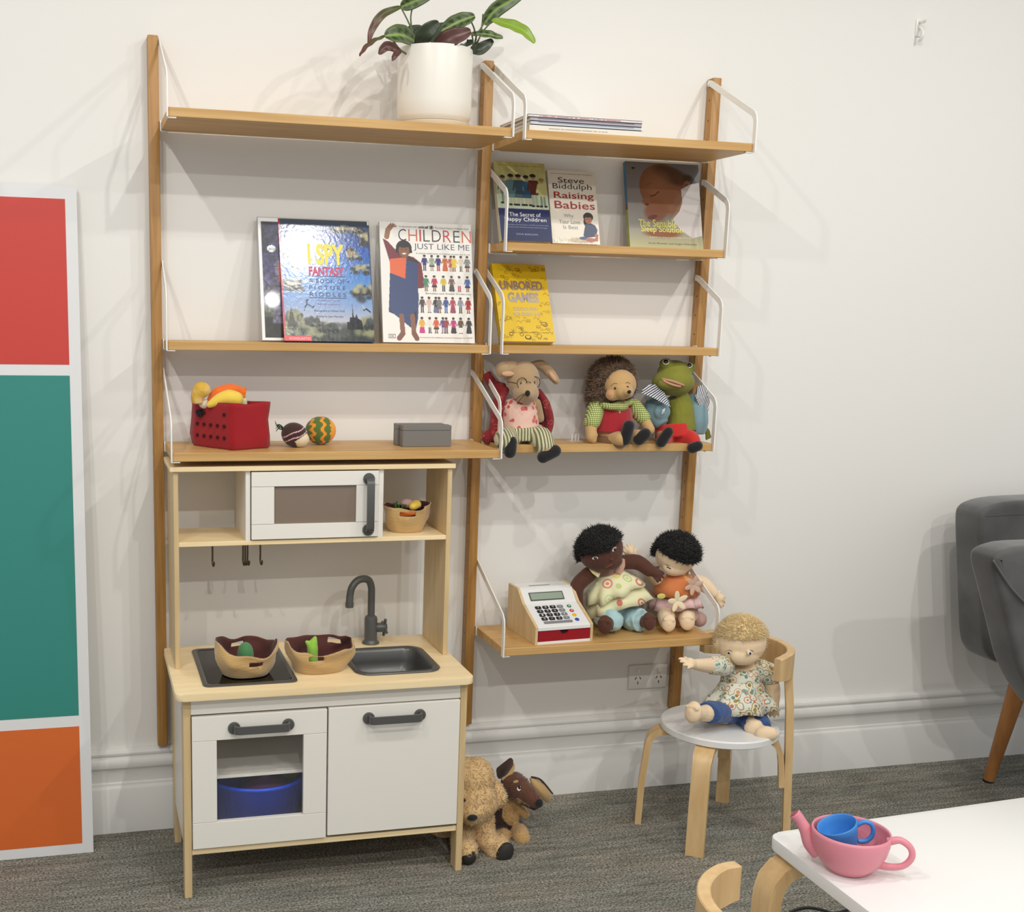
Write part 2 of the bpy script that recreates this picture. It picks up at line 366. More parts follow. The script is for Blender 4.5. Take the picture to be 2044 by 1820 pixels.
# moulded skirting board
prof = [(0, 0), (.026, 0), (.026, .120), (.024, .124), (.018, .128), (.0175, .134), (.014, .137), (.014, .168), (.0165, .173), (.0225, .178), (.025, .186),
        (.0245, .195), (.021, .202), (.016, .2055), (.0155, .209), (.020, .212), (.0205, .217), (.018, .223), (.011, .2275), (0, .228)]
bm = nb(); loft(bm, [[V((x, -a, z)) for a, z in prof] for x in (-1.6, 4.2)]); structure(obj('baseboard_back', bm, M_trim, auto=28))
M_emit = mat('lamp_diffuser', (255, 250, 240), 0.4); nt = M_emit.node_tree
nt.nodes['Principled BSDF'].inputs['Emission Color'].default_value = (1, .95, .88, 1); nt.nodes['Principled BSDF'].inputs['Emission Strength'].default_value = 8
where = ['above the poster board', 'above the middle of the shelves', 'above the armchair']
for i, (x, y) in enumerate(LAMP_XY):
    t = thing('ceiling_downlight', 'round white recessed ceiling downlight %s, %s row from the wall' % (where[i % 3] if i < 6 else ('added for front light behind the camera, left' if i == 6 else 'added for front light behind the camera, right'), ('nearer', 'farther', 'rearmost')[i // 3]), 'downlight', (x, y, CEIL), 'ceiling downlights')
    bm = nb(); lathe(bm, (x, y, CEIL - 0.012), [(.05, .0), (.07, 0), (.07, .012), (.05, .012)], 32, cap0=False, cap1=False)
    obj('trim_ring', bm, M_white, t, auto=40)
    bm = nb(); lathe(bm, (x, y, CEIL - 0.008), [(.049, 0), (.049, .007)], 32); obj('diffuser', bm, M_emit, t)
# ------------------------------------------------------------------ poster board leaning on the wall
L0 = V((-0.183, -0.126, 0.0)); BH = 1.66
lean = math.asin(0.105 / BH)
def BF(u, v, n=0.0): return V((L0.x - 0.62 + u, L0.y + v * math.sin(lean) - n * math.cos(lean), v * math.cos(lean) + n * math.sin(lean)))
def board_v(px, py):   # height on the board of a pixel
    best = min(range(0, 1700, 2), key=lambda k: abs(_py(BF(0.6, k / 1000)) - py)); return best / 1000
def _py(p):
    d = p - CAM; return CY - FPX * d.dot(cu) / d.dot(cf)
t = thing('poster_board', 'tall white board with red, teal and orange blocks leaning on the wall', 'board', (L0.x - .31, L0.y, 0))
BH = board_v(150, 370)
bm = nb(); prism(bm, [(0, 0), (.62, 0), (.62, BH), (0, BH)], BF, -0.008, 0.0); obj('backing', bm, mat('foam_board_white', (226, 226, 226), 0.5), t)
vs = [(board_v(134, 728), board_v(126, 398), (200, 62, 52), 'red block'), (board_v(157, 1427), board_v(139, 750), (48, 134, 124), 'teal block'), (board_v(162, 1682), board_v(158, 1449), (214, 104, 42), 'orange block')]
for a, b, c, nm in vs:
    bm = nb(); prism(bm, [(.035, a), (.593, a), (.593, b), (.035, b)], BF, 0.0, 0.0006)
    obj('colour_block', bm, mat('print_' + nm[:3], c, 0.45), t, label=nm)
# ------------------------------------------------------------------ wall shelving: three uprights
X1, X2, ZB, ZT = 0.8366, 1.4775, 0.2345, 1.995
pos = [('left', 0.0, 'beside the poster board'), ('middle', X1, 'between the two shelf columns'), ('right', X2, 'nearest the wall hook and armchair')]
for nm, x, wh in pos:
    t = thing('wall_upright', 'tall bamboo wall upright of the shelving, %s' % wh, 'shelf upright', (x, -.02, ZB), 'bamboo wall uprights')
    bm = nb(); box(bm, x - .0128, x + .0128, -.035, -.001, ZB, ZT, 0.003); obj('post', bm, M_bamboo_up, t, auto=40)
# ------------------------------------------------------------------ shelves with white steel brackets
SH = {}
def shelf(key, xl, xr, z, dep, za, zc, label):
    t = thing('wall_shelf', label, 'shelf', ((xl + xr) / 2, -.02, z), 'bamboo wall shelves'); SH[key] = (xl, xr, z, dep)
    yb, yf, th = -.023, -.023 - dep, .0205
    bm = nb(); box(bm, xl, xr, yf, yb, z - th, z, 0.0012, 1); obj('board', bm, M_bamboo, t)
    for s, x in ((-1, xl - .002), (1, xr + .002)):
        b = nb(); xx = x
        y1 = yf - .0015
        strap(b, [(xx, -.012, za), (xx, -.026, za - .002), (xx, yf + .012, zc + .006), (xx, yf + .003, zc - .004), (xx, y1 + .001, zc - .016), (xx, y1 + .001, z - th - .001)], .003, .0155, (1, 0, 0))
        br = obj('bracket', b, M_white_metal, t, auto=30)
        b = nb(); strap(b, [(xx, yf + .006, z - th - .0016), (xx - s * .02, yf + .006, z - th - .0016)], .012, .002, (0, 1, 0)); obj('bracket_foot', b, M_white_metal, br)
        b = nb(); strap(b, [(xx, -.033, z + .002), (xx, -.033, z - th - .0008)], .018, .003, (0, 1, 0)); strap(b, [(xx, -.033, z - th - .0015), (xx - s * .018, -.033, z - th - .0015)], .018, .002, (0, 1, 0)); obj('rear_clip', b, M_white_metal, br)
        b = nb(); cyl(b, (xx - .004, -.019, za - .002), (xx + .004, -.019, za - .002), .0045, n=12); obj('bracket_pin', b, M_white_metal, br)
a = .0168
shelf('L1', a, X1 - a, 1.800, .241, 1.984, 1.868, 'long bamboo shelf carrying the potted plant, topmost of the wide left column')
shelf('L2', a, X1 - a, 1.286, .1295, 1.473, 1.402, 'long shallow bamboo shelf carrying the three large picture books')
shelf('L3', a, X1 - a, 1.0328, .241, 1.211, 1.103, 'long deep bamboo shelf just above the play kitchen, carrying the red bag')
shelf('R1', X1 + a, X2 - a, 1.798, .241, 1.983, 1.866, 'short bamboo shelf carrying a flat stack of books, topmost of the right column')
shelf('R2', X1 + a, X2 - a, 1.542, .1364, 1.727, 1.662, 'short shallow bamboo shelf carrying three parenting books')
shelf('R3', X1 + a, X2 - a, 1.287, .1371, 1.474, 1.405, 'short shallow bamboo shelf carrying only the yellow book')
shelf('R4', X1 + a, X2 - a, 1.0328, .1416, 1.215, 1.145, 'short shallow bamboo shelf where the three dressed animal toys sit')
shelf('R5', X1 + a, X2 - a, .5163, .230, .701, .595, 'lowest bamboo shelf, holding the toy cash register and two dolls')
# wall hook and power socket
t = thing('wall_hook', 'small white hook high on the bare wall at the right', 'hook', (2.105, 0, 2.17))
bm = nb(); box(bm, 2.096, 2.114, -.004, 0, 2.150, 2.196, .002); obj('plate', bm, M_white_metal, t, auto=40)
bm = nb(); tube(bm, [(2.105, -.004, 2.176), (2.105, -.018, 2.166), (2.104, -.024, 2.150), (2.103, -.018, 2.140), (2.103, -.010, 2.138)], .004); tube(bm, [(2.105, -.002, 2.19), (2.106, -.02, 2.186), (2.107, -.026, 2.190)], .004); obj('hook_arm', bm, M_white_metal, t, smooth=True)
t = thing('power_socket', 'white double wall power socket below the lowest bamboo shelf', 'socket', (1.395, 0, .334))
bm = nb(); box(bm, 1.334, 1.456, -.010, 0, .298, .370, .003); obj('face_plate', bm, mat('socket_white', (226, 224, 218), .35), t, auto=40)
for i, xc in enumerate((1.362, 1.428)):
    bm = nb(); box(bm, xc - .006, xc + .006, -.014, -.009, .347, .361, .0015); obj('rocker_switch', bm, M_white, t, auto=40)
    bm = nb()
    for dx, dz, an in ((-.007, .004, 30), (.007, .004, -30), (0, -.010, 0)):
        c = V((xc + dx, 0, .327 + dz)); ca, sa = math.cos(math.radians(an)), math.sin(math.radians(an))
        F = lambda u, v, n, c=c, ca=ca, sa=sa: V((c.x + u * ca + v * sa, -.0101 - n, c.z - u * sa + v * ca))
        prism(bm, [(-.0012, -.004), (.0012, -.004), (.0012, .004), (-.0012, .004)], F, 0, .0004)
    obj('pin_slots', bm, M_dark, t)
# ------------------------------------------------------------------ play kitchen
K = thing('play_kitchen', 'childs birch and white play kitchen with sink, hob and mini oven', 'play kitchen', (.358, -.25, 0))
kx0, kx1, kyf, kyb, kz = .004, .713, -.4436, -.05, .507
bm = nb(); prism(bm, rrect((kx0 + kx1) / 2, (kyf + kyb) / 2, kx1 - kx0, kyb - kyf, .018), lambda u, v, d: V((u, v, d)), kz - .017, kz, .0015)
ct = obj('countertop', bm, M_birch, K, auto=40)
sx0, sx1, sy0, sy1 = .438, .652, -.385, -.160
cb = nb(); prism(cb, rrect((sx0 + sx1) / 2, (sy0 + sy1) / 2, sx1 - sx0 - .014, sy1 - sy0 - .014, .035), lambda u, v, d: V((u, v, d)), kz - .1, kz + .05)
cut = obj('cut', cb, M_birch, K); md = ct.modifiers.new('b', 'BOOLEAN'); md.operation = 'DIFFERENCE'; md.object = cut; md.solver = 'EXACT'; bake(ct); bpy.data.objects.remove(cut)
# sink bowl
bm = nb(); cxs, cys = (sx0 + sx1) / 2, (sy0 + sy1) / 2; W_, H_ = sx1 - sx0, sy1 - sy0
rr = [(0, .0, .040), (-.001, .0035, .040), (.006, .005, .037), (.012, .004, .034), (.0165, -.004, .032), (.020, -.030, .034), (.024, -.060, .036), (.038, -.069, .03), (.075, -.071, .015)]
loft(bm, [[V((x, y, kz + dz)) for x, y in rrect(cxs, cys, W_ - 2 * i, H_ - 2 * i, r)] for i, dz, r in rr], True, False, True)
obj('sink_bowl', bm, M_steel, K, smooth=True)
hx0, hx1, hy0, hy1 = .071, .292, -.402, -.092
bm = nb(); hc = ((hx0 + hx1) / 2, (hy0 + hy1) / 2); rings = []
for i, dz in ((0, 0), (0, .003), (.002, .0045), (.009, .0045), (.011, .003), (.011, .001)): rings.append([V((x, y, kz + dz)) for x, y in rrect(*hc, hx1 - hx0 - 2 * i, hy1 - hy0 - 2 * i, .016)])
loft(bm, rings, True, True, True); obj('hob_frame', bm, M_steel, K, auto=40)
bm = nb(); prism(bm, rrect(*hc, hx1 - hx0 - .022, hy1 - hy0 - .022, .008), lambda u, v, d: V((u, v, d)), kz + .0012, kz + .0026); obj('hob_glass', bm, mat('hob_black', (10, 10, 10), .12, spec=.25), K)
# legs, sides, rails
for nm, x0, x1_ in (('left', .022, .0395), ('right', .6865, .703)):
    for y0, y1 in ((-.420, -.378), (-.118, -.072)):
        bm = nb(); box(bm, x0, x1_, y0, y1, 0, kz - .017, .0012, 1); obj('leg', bm, M_birch_v, K)
    bm = nb(); box(bm, x0 + .003, x1_ - .003, -.379, -.117, .108, kz - .017); obj('side_panel', bm, M_white, K)
bm = nb(); box(bm, .0395, .6865, -.416, -.08, .1055, .1185, .001, 1); obj('bottom_shelf', bm, M_birch, K)
bm = nb(); box(bm, .0395, .6865, -.418, -.402, .449, kz - .017, .001, 1); obj('apron', bm, M_white, K)
bm = nb(); box(bm, .0395, .6865, -.082, -.078, .1185, kz - .017); obj('back_panel', bm, M_white, K)
bm = nb(); box(bm, .3545, .3625, -.40, -.082, .1185, .449); obj('divider', bm, M_white, K)
bm = nb(); box(bm, .0395, .3545, -.385, -.082, .277, .285); obj('oven_shelf', bm, M_white, K)
def framed_door(name, x0, x1_, z0, z1, wx0, wx1, wz0, wz1, yf, yb):
    bm = nb(); g = .0006
    box(bm, x0, x1_, yf, yb, wz1 + .0, z1, g, 1); box(bm, x0, x1_, yf, yb, z0, wz0, g, 1)
    box(bm, x0, wx0, yf, yb, wz0 + .0008, wz1 - .0008, g, 1); box(bm, wx1, x1_, yf, yb, wz0 + .0008, wz1 - .0008, g, 1)
    d = obj(name, bm, M_white, K); return d
d1 = framed_door('oven_door', .0415, .3565, .123, .4445, .098, .301, .1865, .3865, -.424, -.410)
bm = nb(); box(bm, .098, .301, -.416, -.4145, .1865, .3865)
M_acr = mat('clear_acrylic', (255, 255, 255), .05, alpha=0.02); obj('oven_window', bm, M_acr, d1)
bm = nb(); box(bm, .3605, .6845, -.424, -.410, .1275, .4465, .0008, 1); d2 = obj('cupboard_door', bm, M_white, K)
def handle(p0, p1, outd, parent, bend=.024):
    """strap handle between two round feet on a face looking along outd"""
    p0, p1, o_ = V(p0), V(p1), V(outd); ax = (p1 - p0).normalized(); wdv = ax.cross(o_).normalized()
    bm = nb()
    for p in (p0, p1): lathe(bm, p, [(.0145, 0), (.0145, .004), (.013, .006), (.004, .007)], 20, o_)
    pts = [p0 + o_ * .004, p0 + o_ * (bend - .009), p0 + o_ * (bend - .003) + ax * .003, p0 + o_ * bend + ax * .010]
    pts += [p1 + o_ * bend - ax * .010, p1 + o_ * (bend - .003) - ax * .003, p1 + o_ * (bend - .009), p1 + o_ * .004]
    strap(bm, pts, .0185, .005, wdv); obj('handle', bm, M_handle, parent, auto=45)
handle((.138, -.424, .414), (.264, -.424, .414), (0, -1, 0), d1); handle((.457, -.424, .416), (.583, -.424, .416), (0, -1, 0), d2)
# hutch
hx = ((.019, .0305), (.6915, .7035))
for a_, b_ in hx:
    bm = nb(); box(bm, a_, b_, -.247, -.058, kz, .987, .001, 1); obj('hutch_side', bm, M_birch_v, K)
bm = nb(); box(bm, .011, .7095, -.2545, -.052, .987, .9985, .001, 1); obj('hutch_top', bm, M_birch, K)
bm = nb(); box(bm, .0305, .6915, -.247, -.06, .8065, .8175, .001, 1); obj('hutch_shelf', bm, M_birch, K)
for a_, b_ in ((.189, .2005), (.5155, .528)):
    bm = nb(); box(bm, a_, b_, -.246, -.062, .8175, .987, .0008, 1); obj('hutch_divider', bm, M_white, K)
bm = nb(); box(bm, .2005, .5155, -.066, -.062, .8175, .987); obj('microwave_back', bm, M_white, K)
d3 = framed_door('microwave_door', .2025, .5140, .8205, .984, .257, .4585, .857, .949, -.2525, -.2405)
bm = nb(); box(bm, .257, .4585, -.246, -.2445, .857, .949); obj('microwave_window', bm, mat('smoky_acrylic', (140, 124, 110), .12, alpha=0.85), d3)
handle((.489, -.2525, .964), (.489, -.2525, .838), (0, -1, 0), d3)
# tap
bm = nb(); tx, ty = .536, -.108
lathe(bm, (tx, ty, kz), [(.023, 0), (.0225, .004), (.0175, .009), (.0170, .012), (.0170, .066), (.0155, .072), (.011, .075)], 28)
tap = obj('tap', bm, M_handle, K, auto=40)
bm = nb(); tube(bm, [(tx, ty, kz + .07), (tx, ty, kz + .13), (tx - .001, ty - .0005, kz + .152), (tx - .009, ty - .003, kz + .170), (tx - .026, ty - .010, kz + .176), (tx - .044, ty - .017, kz + .172), (tx - .058, ty - .022, kz + .156), (tx - .063, ty - .024, kz + .134), (tx - .064, ty - .025, kz + .116)], .0096, 16, 8); cyl(bm, (tx - .064, ty - .025, kz + .118), (tx - .064, ty - .025, kz + .106), .0108); obj('spout', bm, M_handle, tap, auto=50)
bm = nb(); lathe(bm, (tx + .010, ty, kz + .042), [(.0095, 0), (.012, .006), (.0125, .012), (.0125, .030), (.009, .033)], 20, (1, -.15, 0))
cvx = V((tx + .036, ty - .004, kz + .042))
for an in (20, 110, 200, 290):
    dd = V((0, math.cos(math.radians(an)), math.sin(math.radians(an)))); cyl(bm, cvx + dd * .008, cvx + dd * .023, .0038); ell(bm, cvx + dd * .023, .0042, seg=10)
obj('valve_handle', bm, M_handle, tap, auto=50)
# five little hooks hanging from the rail under the hutch shelf
for i, (px, lab) in enumerate(((424, 'by itself at the left'), (485, 'first of the close trio'), (489.5, 'middle of the close trio'), (494, 'last of the close trio'), (519.5, 'by itself at the right'))):
    p = at(px, 1092, -.19); x = p.x
    bm = nb(); tube(bm, [(x, -.185, .8065), (x, -.190, .798), (x, -.192, .775), (x, -.190, .757), (x + .001, -.198, .748), (x + .002, -.206, .752), (x + .002, -.208, .760)], .0022, 8)
    tag(obj('s_hook', bm, mat('bronze_hook', (92, 80, 66), .4, metal=.6), None, smooth=True, origin=(x, -.19, .8065)), 'small bronze hook hanging under the play kitchen hutch, ' + lab, 'hook', 'hooks under the hutch shelf')
# things inside the oven
M_bluetub = mat('blue_plastic_tub', (30, 84, 226), .3)
tc_ = V((.215, -.250, .1185))
bm = nb(); lathe(bm, tc_, [(.094, 0), (.1, .004), (.122, .110), (.128, .112), (.130, .118), (.126, .121), (.119, .117), (.097, .008), (.001, .006)], 40, cap1=True)
tag(obj('plastic_tub', bm, M_bluetub, None, smooth=True, origin=tc_), 'round blue plastic tub inside the toy oven', 'tub')
bm = nb(); lathe(bm, tc_ + V((.02, -.02, .0065)), [(.05, 0), (.062, .05), (.060, .078), (.045, .092), (.014, .099), (.010, .106), (.014, .114), (.004, .119)], 32)
tag(obj('toy_pot', bm, mat('mauve_pot', (128, 84, 128), .45), None, smooth=True, origin=tc_ + V((.02, -.02, .0065))), 'mauve toy pot with knobbed lid inside the blue tub', 'toy pot')
bm = nb(); ell(bm, tc_ + V((.088, .018, .112)), (.03, .028, .030)); tag(obj('toy_apple', bm, mat('lime_toy', (120, 160, 60), .6), None, smooth=True, origin=tc_ + V((.088, .018, .112))), 'lime green toy fruit at the right edge of the blue tub', 'toy fruit')
# ------------------------------------------------------------------ printed cover art: painted on a grid, stored as mesh colours
class Art:
    def __init__(s, W, H, nx, ny, bg):
        s.W, s.H, s.nx, s.ny = W, H, nx, ny
        s.u, s.v = np.meshgrid(np.linspace(0, 1, nx), np.linspace(0, 1, ny)); s.a = np.zeros((ny, nx, 3)); s.a[:] = bg
        s.asp = H / W
    def mix(s, m, c):
        m = np.clip(m, 0, 1)[..., None]; s.a = s.a * (1 - m) + np.array(c, float) * m
    def grad(s, stops):
        vs = [k for k, _ in stops]
        for i in range(3): s.a[..., i] = np.interp(s.v, vs, [c[i] for _, c in stops])
    def ell(s, cx, cy, rx, ry, c, rot=0, soft=0.02, op=1.0):
        dx = s.u - cx; dy = (s.v - cy) * s.asp; a = math.radians(rot); x = dx * math.cos(a) + dy * math.sin(a); y = -dx * math.sin(a) + dy * math.cos(a)
        d = np.sqrt((x / rx) ** 2 + (y / (ry * s.asp)) ** 2); s.mix((1 - d) / soft * .5 * op if soft > .05 else np.where(d < 1, op, 0.0), c) if soft <= .05 else s.mix(np.clip((1 - d) / soft, 0, 1) * op, c)
    def rect(s, x0, y0, x1, y1, c, op=1.0): s.mix(np.where((s.u > x0) & (s.u < x1) & (s.v > y0) & (s.v < y1), op, 0.), c)
    def poly(s, pts, c, op=1.0):
        ins = np.zeros(s.u.shape, bool); n = len(pts)
        for i in range(n):
            x0, y0 = pts[i]; x1, y1 = pts[(i + 1) % n]
            if y0 == y1: continue
            cond = ((y0 > s.v) != (y1 > s.v)) & (s.u < (x1 - x0) * (s.v - y0) / (y1 - y0) + x0); ins ^= cond
        s.mix(np.where(ins, op, 0.), c)
    def line(s, pts, w, c, op=1.0):
        for (x0, y0), (x1, y1) in zip(pts[:-1], pts[1:]):
            dx, dy = x1 - x0, (y1 - y0) * s.asp; L2 = dx * dx + dy * dy + 1e-12
            t = np.clip(((s.u - x0) * dx + (s.v - y0) * s.asp * dy) / L2, 0, 1)
            d = np.hypot(s.u - x0 - t * dx, (s.v - y0) * s.asp - t * dy); s.mix(np.where(d < w / 2, op, 0.), c)
    def noise(s, amp, cells=30, seed=0, region=None):
        r = np.random.RandomState(seed); g = r.rand(cells + 2, cells + 2)
        x = s.u * cells; y = s.v * cells; i = x.astype(int); j = y.astype(int); fx = x - i; fy = y - j
        n = (g[j, i] * (1 - fx) + g[j, i + 1] * fx) * (1 - fy) + (g[j + 1, i] * (1 - fx) + g[j + 1, i + 1] * fx) * fy
        k = 1 + (n - .5)[..., None] * amp
        if region is not None: k = np.where(region(s.u, s.v)[..., None], k, 1)
        s.a = np.clip(s.a * k, 0, 255)
    def cloud(s, cx, cy, w, h, c1, c2, seed=0, n=14):
        r = random.Random(seed)
        for k in range(n):
            x = cx + r.uniform(-.5, .5) * w; y = cy + r.uniform(-.35, .35) * h; q = r.uniform(.15, .3)
            s.ell(x, y - .01, w * q, h * q * 1.1, c1, soft=.6, op=.8)
        for k in range(n):
            x = cx + r.uniform(-.42, .42) * w; y = cy + r.uniform(-.1, .45) * h; q = r.uniform(.12, .24)
            s.ell(x, y, w * q, h * q, c2, soft=.7, op=.75)
class Book: pass
def make_book(label, px, T, yb, zs, group=None, cover=(240, 240, 240), spine=None, nm='book', gloss=.25, bump=None):
    """px: bottom-left, bottom-right, top-left pixels of the front board; leans on the wall"""
    B = Book(); O = at(*px[0], yb); R_ = at(*px[1], yb); X = V((R_.x - O.x, 0, 0)); W = X.length; X.normalize()
    Tp = at(*px[2], -.010 - T)
    dy, dz = Tp.y - yb, Tp.z - zs; H = math.hypot(dy, dz); tl = math.asin(dy / H)
    H = (dz - T * math.sin(tl)) / math.cos(tl)
    O = V((O.x, yb, zs + T * math.sin(tl) + .0003)); U = V((0, math.sin(tl), math.cos(tl))); N = V((0, -math.cos(tl), math.sin(tl)))
    F = lambda u, v, n=0.0: O + X * u + U * v + N * n
    B.F, B.W, B.H, B.T = F, W, H, T
    B.t = thing(nm, label, 'book', (O.x + W / 2, yb, zs), group)
    def fb(bm, u0, u1, v0, v1, n0, n1): prism(bm, [(u0, v0), (u1, v0), (u1, v1), (u0, v1)], F, n0, n1)
    cm = mat('cover_' + label[:14].replace(' ', '_'), cover, gloss)
    bm = nb(); fb(bm, .002, W - .003, .003, H - .003, -T + .0015, -.0015); obj('pages', bm, mat('paper_pages', (232, 226, 208), .8), B.t)
    bm = nb(); fb(bm, 0, W, 0, H, -.0014, -.0001); fb(bm, 0, W, 0, H, -T, -T + .0014); fb(bm, 0, .0014, 0, H, -T, -.0001)
    obj('cover', bm, cm, B.t)
    if spine:
        bm = nb()
        for v0, v1, c in spine: pass
        for v0, v1, c in spine:
            bm = nb(); fb(bm, -.0005, 0, H * v0, H * v1, -T, 0); obj('spine_print', bm, mat('spine_%d_%d_%d' % c, c, .3), B.t)
    B.gloss = gloss; B.bump = bump
    return B
def apply_art(B, art, name='cover_art'):
    me = bpy.data.meshes.new(name); nx, ny = art.nx, art.ny; base = B.t.location
    vs = [tuple(B.F(u * B.W, v * B.H, .0002) - base) for v in np.linspace(0, 1, ny) for u in np.linspace(0, 1, nx)]
    fs = [(j * nx + i, j * nx + i + 1, (j + 1) * nx + i + 1, (j + 1) * nx + i) for j in range(ny - 1) for i in range(nx - 1)]
    me.from_pydata(vs, [], fs); ca = me.color_attributes.new('Col', 'FLOAT_COLOR', 'POINT')
    c = art.a.reshape(-1, 3) / 255.0; c = np.where(c <= .04045, c / 12.92, ((c + .055) / 1.055) ** 2.4)
    buf = np.ones((nx * ny, 4), dtype=np.float32); buf[:, :3] = c; ca.data.foreach_set('color', buf.ravel())
    m = mat('print_gloss_%g_%s' % (B.gloss, bool(B.bump)), rough=B.gloss, attr='Col', coat=.3, bump=B.bump); me.materials.append(m)
    o = bpy.data.objects.new(name, me); COL.objects.link(o); o.parent = B.t; return o
def lettering(B, name, items, col, m=None, n=.0007, label=None):
    bm = nb()
    for it in items:
        s, u, v, w_, h = it[:5]; bold = it[5] if len(it) > 5 else 0; sp = it[6] if len(it) > 6 else 1
        put_text(bm, s, u * B.W, v * B.H, w_ * B.W, h * B.H, B.F, n, bold, sp)
    return obj(name, bm, m or mat('ink_%d_%d_%d' % col, col, .35), B.t)
def kid(A, x, y, h, skin, top, bot, hair=(30, 24, 20), kind=0):
    """tiny printed full-length child, feet at (x, y), height h (fractions of the cover height)"""
    w_ = h * .16 * A.asp
    A.rect(x - w_ * .55, y + h * .02, x - w_ * .1, y + h * .36, bot if kind != 1 else skin); A.rect(x + w_ * .1, y + h * .02, x + w_ * .55, y + h * .36, bot if kind != 1 else skin)
    A.rect(x - w_ * .75, y, x - w_ * .1, y + h * .035, (30, 28, 28)); A.rect(x + w_ * .1, y, x + w_ * .75, y + h * .035, (30, 28, 28))
    if kind == 1: A.poly([(x - w_ * 1.15, y + h * .24), (x + w_ * 1.15, y + h * .24), (x + w_ * .6, y + h * .55), (x - w_ * .6, y + h * .55)], bot)
    if kind == 2: A.poly([(x - w_ * 1.2, y + h * .02), (x + w_ * 1.2, y + h * .02), (x + w_ * .6, y + h * .6), (x - w_ * .6, y + h * .6)], bot)
    A.poly([(x - w_ * .7, y + h * .36), (x + w_ * .7, y + h * .36), (x + w_ * .75, y + h * .80), (x - w_ * .75, y + h * .80)], top)
    A.line([(x - w_ * .7, y + h * .77), (x - w_ * 1.15, y + h * .5)], w_ * .42, top); A.line([(x + w_ * .7, y + h * .77), (x + w_ * 1.15, y + h * .5)], w_ * .42, top)
    A.ell(x, y + h * .90, w_ * .52, h * .085, skin); A.ell(x, y + h * .94, w_ * .58, h * .06, hair)
z2 = 1.2861
# --- picture book behind, mostly hidden
B = make_book('dark spooky picture book with silver edges, half hidden behind the blue one', [(523, 683), (748, 685), (512, 433)], .010, -.108, z2, 'picture books on the long shallow shelf', (226, 226, 222), gloss=.4)
A = Art(B.W, B.H, 150, 190, (58, 56, 84)); A.grad([(0, (30, 34, 22)), (.18, (36, 36, 30)), (.2, (96, 110, 84)), (.35, (110, 100, 122)), (.6, (60, 58, 96)), (1, (40, 42, 66))])
A.noise(.5, 24, 2); A.noise(.4, 60, 3); A.ell(.115, .745, .038, .028, (206, 212, 212))
A.poly([(.10, .14), (.40, .14), (.40, .86), (.22, .80), (.17, .66), (.13, .62), (.16, .40), (.12, .3)], (104, 102, 124)); A.noise(.8, 50, 5)
for k in range(7): A.line([(.13, .2 + .08 * k), (.4, .22 + .08 * k)], .008, (40, 38, 50))
A.rect(.17, .48, .30, .625, (222, 112, 40)); A.rect(.21, .25, .3, .34, (214, 190, 130)); A.line([(.03, .5), (.10, .42), (.03, .36)], .008, (24, 22, 20)); A.line([(.06, .2), (.06, .33), (.11, .38)], .010, (20, 20, 16)); A.line([(.06, .3), (.02, .36)], .007, (20, 20, 16))
A.rect(0, 0, .028, 1, (238, 238, 234)); A.rect(0, .965, 1, 1, (238, 238, 234)); A.rect(0, 0, 1, .022, (238, 238, 234)); apply_art(B, A)
lettering(B, 'title_lettering', [('S', .185, .50, .075, .105, .03)], (24, 16, 14))
# --- blue foil book
B = make_book('blue foil picture book of riddles with yellow and red title', [(568, 684), (748, 686), (556, 436)], .011, -.130, z2, 'picture books on the long shallow shelf', (70, 104, 170), [(0, 1, (176, 44, 66))], gloss=.16, bump=((120, 120, 120), .16, .0015))
A = Art(B.W, B.H, 220, 290, (70, 110, 180)); A.grad([(0, (110, 120, 120)), (.16, (190, 190, 200)), (.3, (136, 164, 208)), (.5, (88, 140, 204)), (.75, (44, 90, 170)), (.9, (50, 80, 140)), (1, (80, 86, 88))])
dk, lt = (58, 60, 62), (176, 168, 130)
for c in [(.10, .46, .22, .10), (.92, .40, .26, .13), (.90, .60, .20, .08), (.97, .86, .2, .12), (.13, .70, .18, .07), (.78, .93, .3, .06), (.83, .70, .17, .05), (.20, .86, .2, .06), (.15, .22, .1, .05)]: A.cloud(*c, dk, lt, int(c[0] * 100))
for i, c in enumerate([(.1, .08, .3, .22), (.35, .06, .35, .2), (.62, .06, .35, .18), (.9, .08, .3, .22), (.12, .18, .16, .16), (.33, .16, .16, .08), (.5, .11, .2, .08), (.97, .14, .12, .10)]): A.cloud(*c, (56, 62, 62), (150, 150, 116) if i in (0, 1, 3, 4) else (84, 88, 84), i + 40, 18)
A.poly([(.70, .10), (.70, .16), (.73, .16), (.74, .20), (.765, .20), (.772, .31), (.782, .20), (.80, .20), (.81, .23), (.83, .19), (.87, .17), (.88, .1)], (44, 46, 54)); A.poly([(.06, .10), (.07, .22), (.09, .27), (.11, .22), (.13, .10)], (70, 72, 60))
A.ell(.79, .755, .055, .018, (70, 64, 60)); A.line([(.79, .76), (.785, .79), (.80, .795)], .012, (50, 46, 44)); A.ell(.80, .73, .1, .025, (150, 134, 100), soft=.5)
for x, y in ((.74, .49), (.92, .46), (.20, .45), (.78, .565)): A.poly([(x - .03, y + .012), (x, y), (x + .02, y + .016), (x + .012, y - .012)], (52, 58, 78))
A.line([(.245, .275), (.27, .30), (.31, .285), (.33, .27), (.345, .285)], .014, (48, 52, 70)); A.line([(.27, .30), (.265, .33), (.285, .335)], .018, (48, 52, 70)); A.line([(.25, .275), (.235, .245)], .008, (48, 52, 70)); A.line([(.9, .26), (.93, .27), (.97, .245)], .016, (46, 52, 60)); A.line([(.91, .27), (.89, .295)], .014, (190, 190, 180))
A.line([(.965, .16), (.985, .25)], .004, (90, 110, 140)); A.line([(.99, .16), (1.0, .25)], .004, (90, 110, 140))
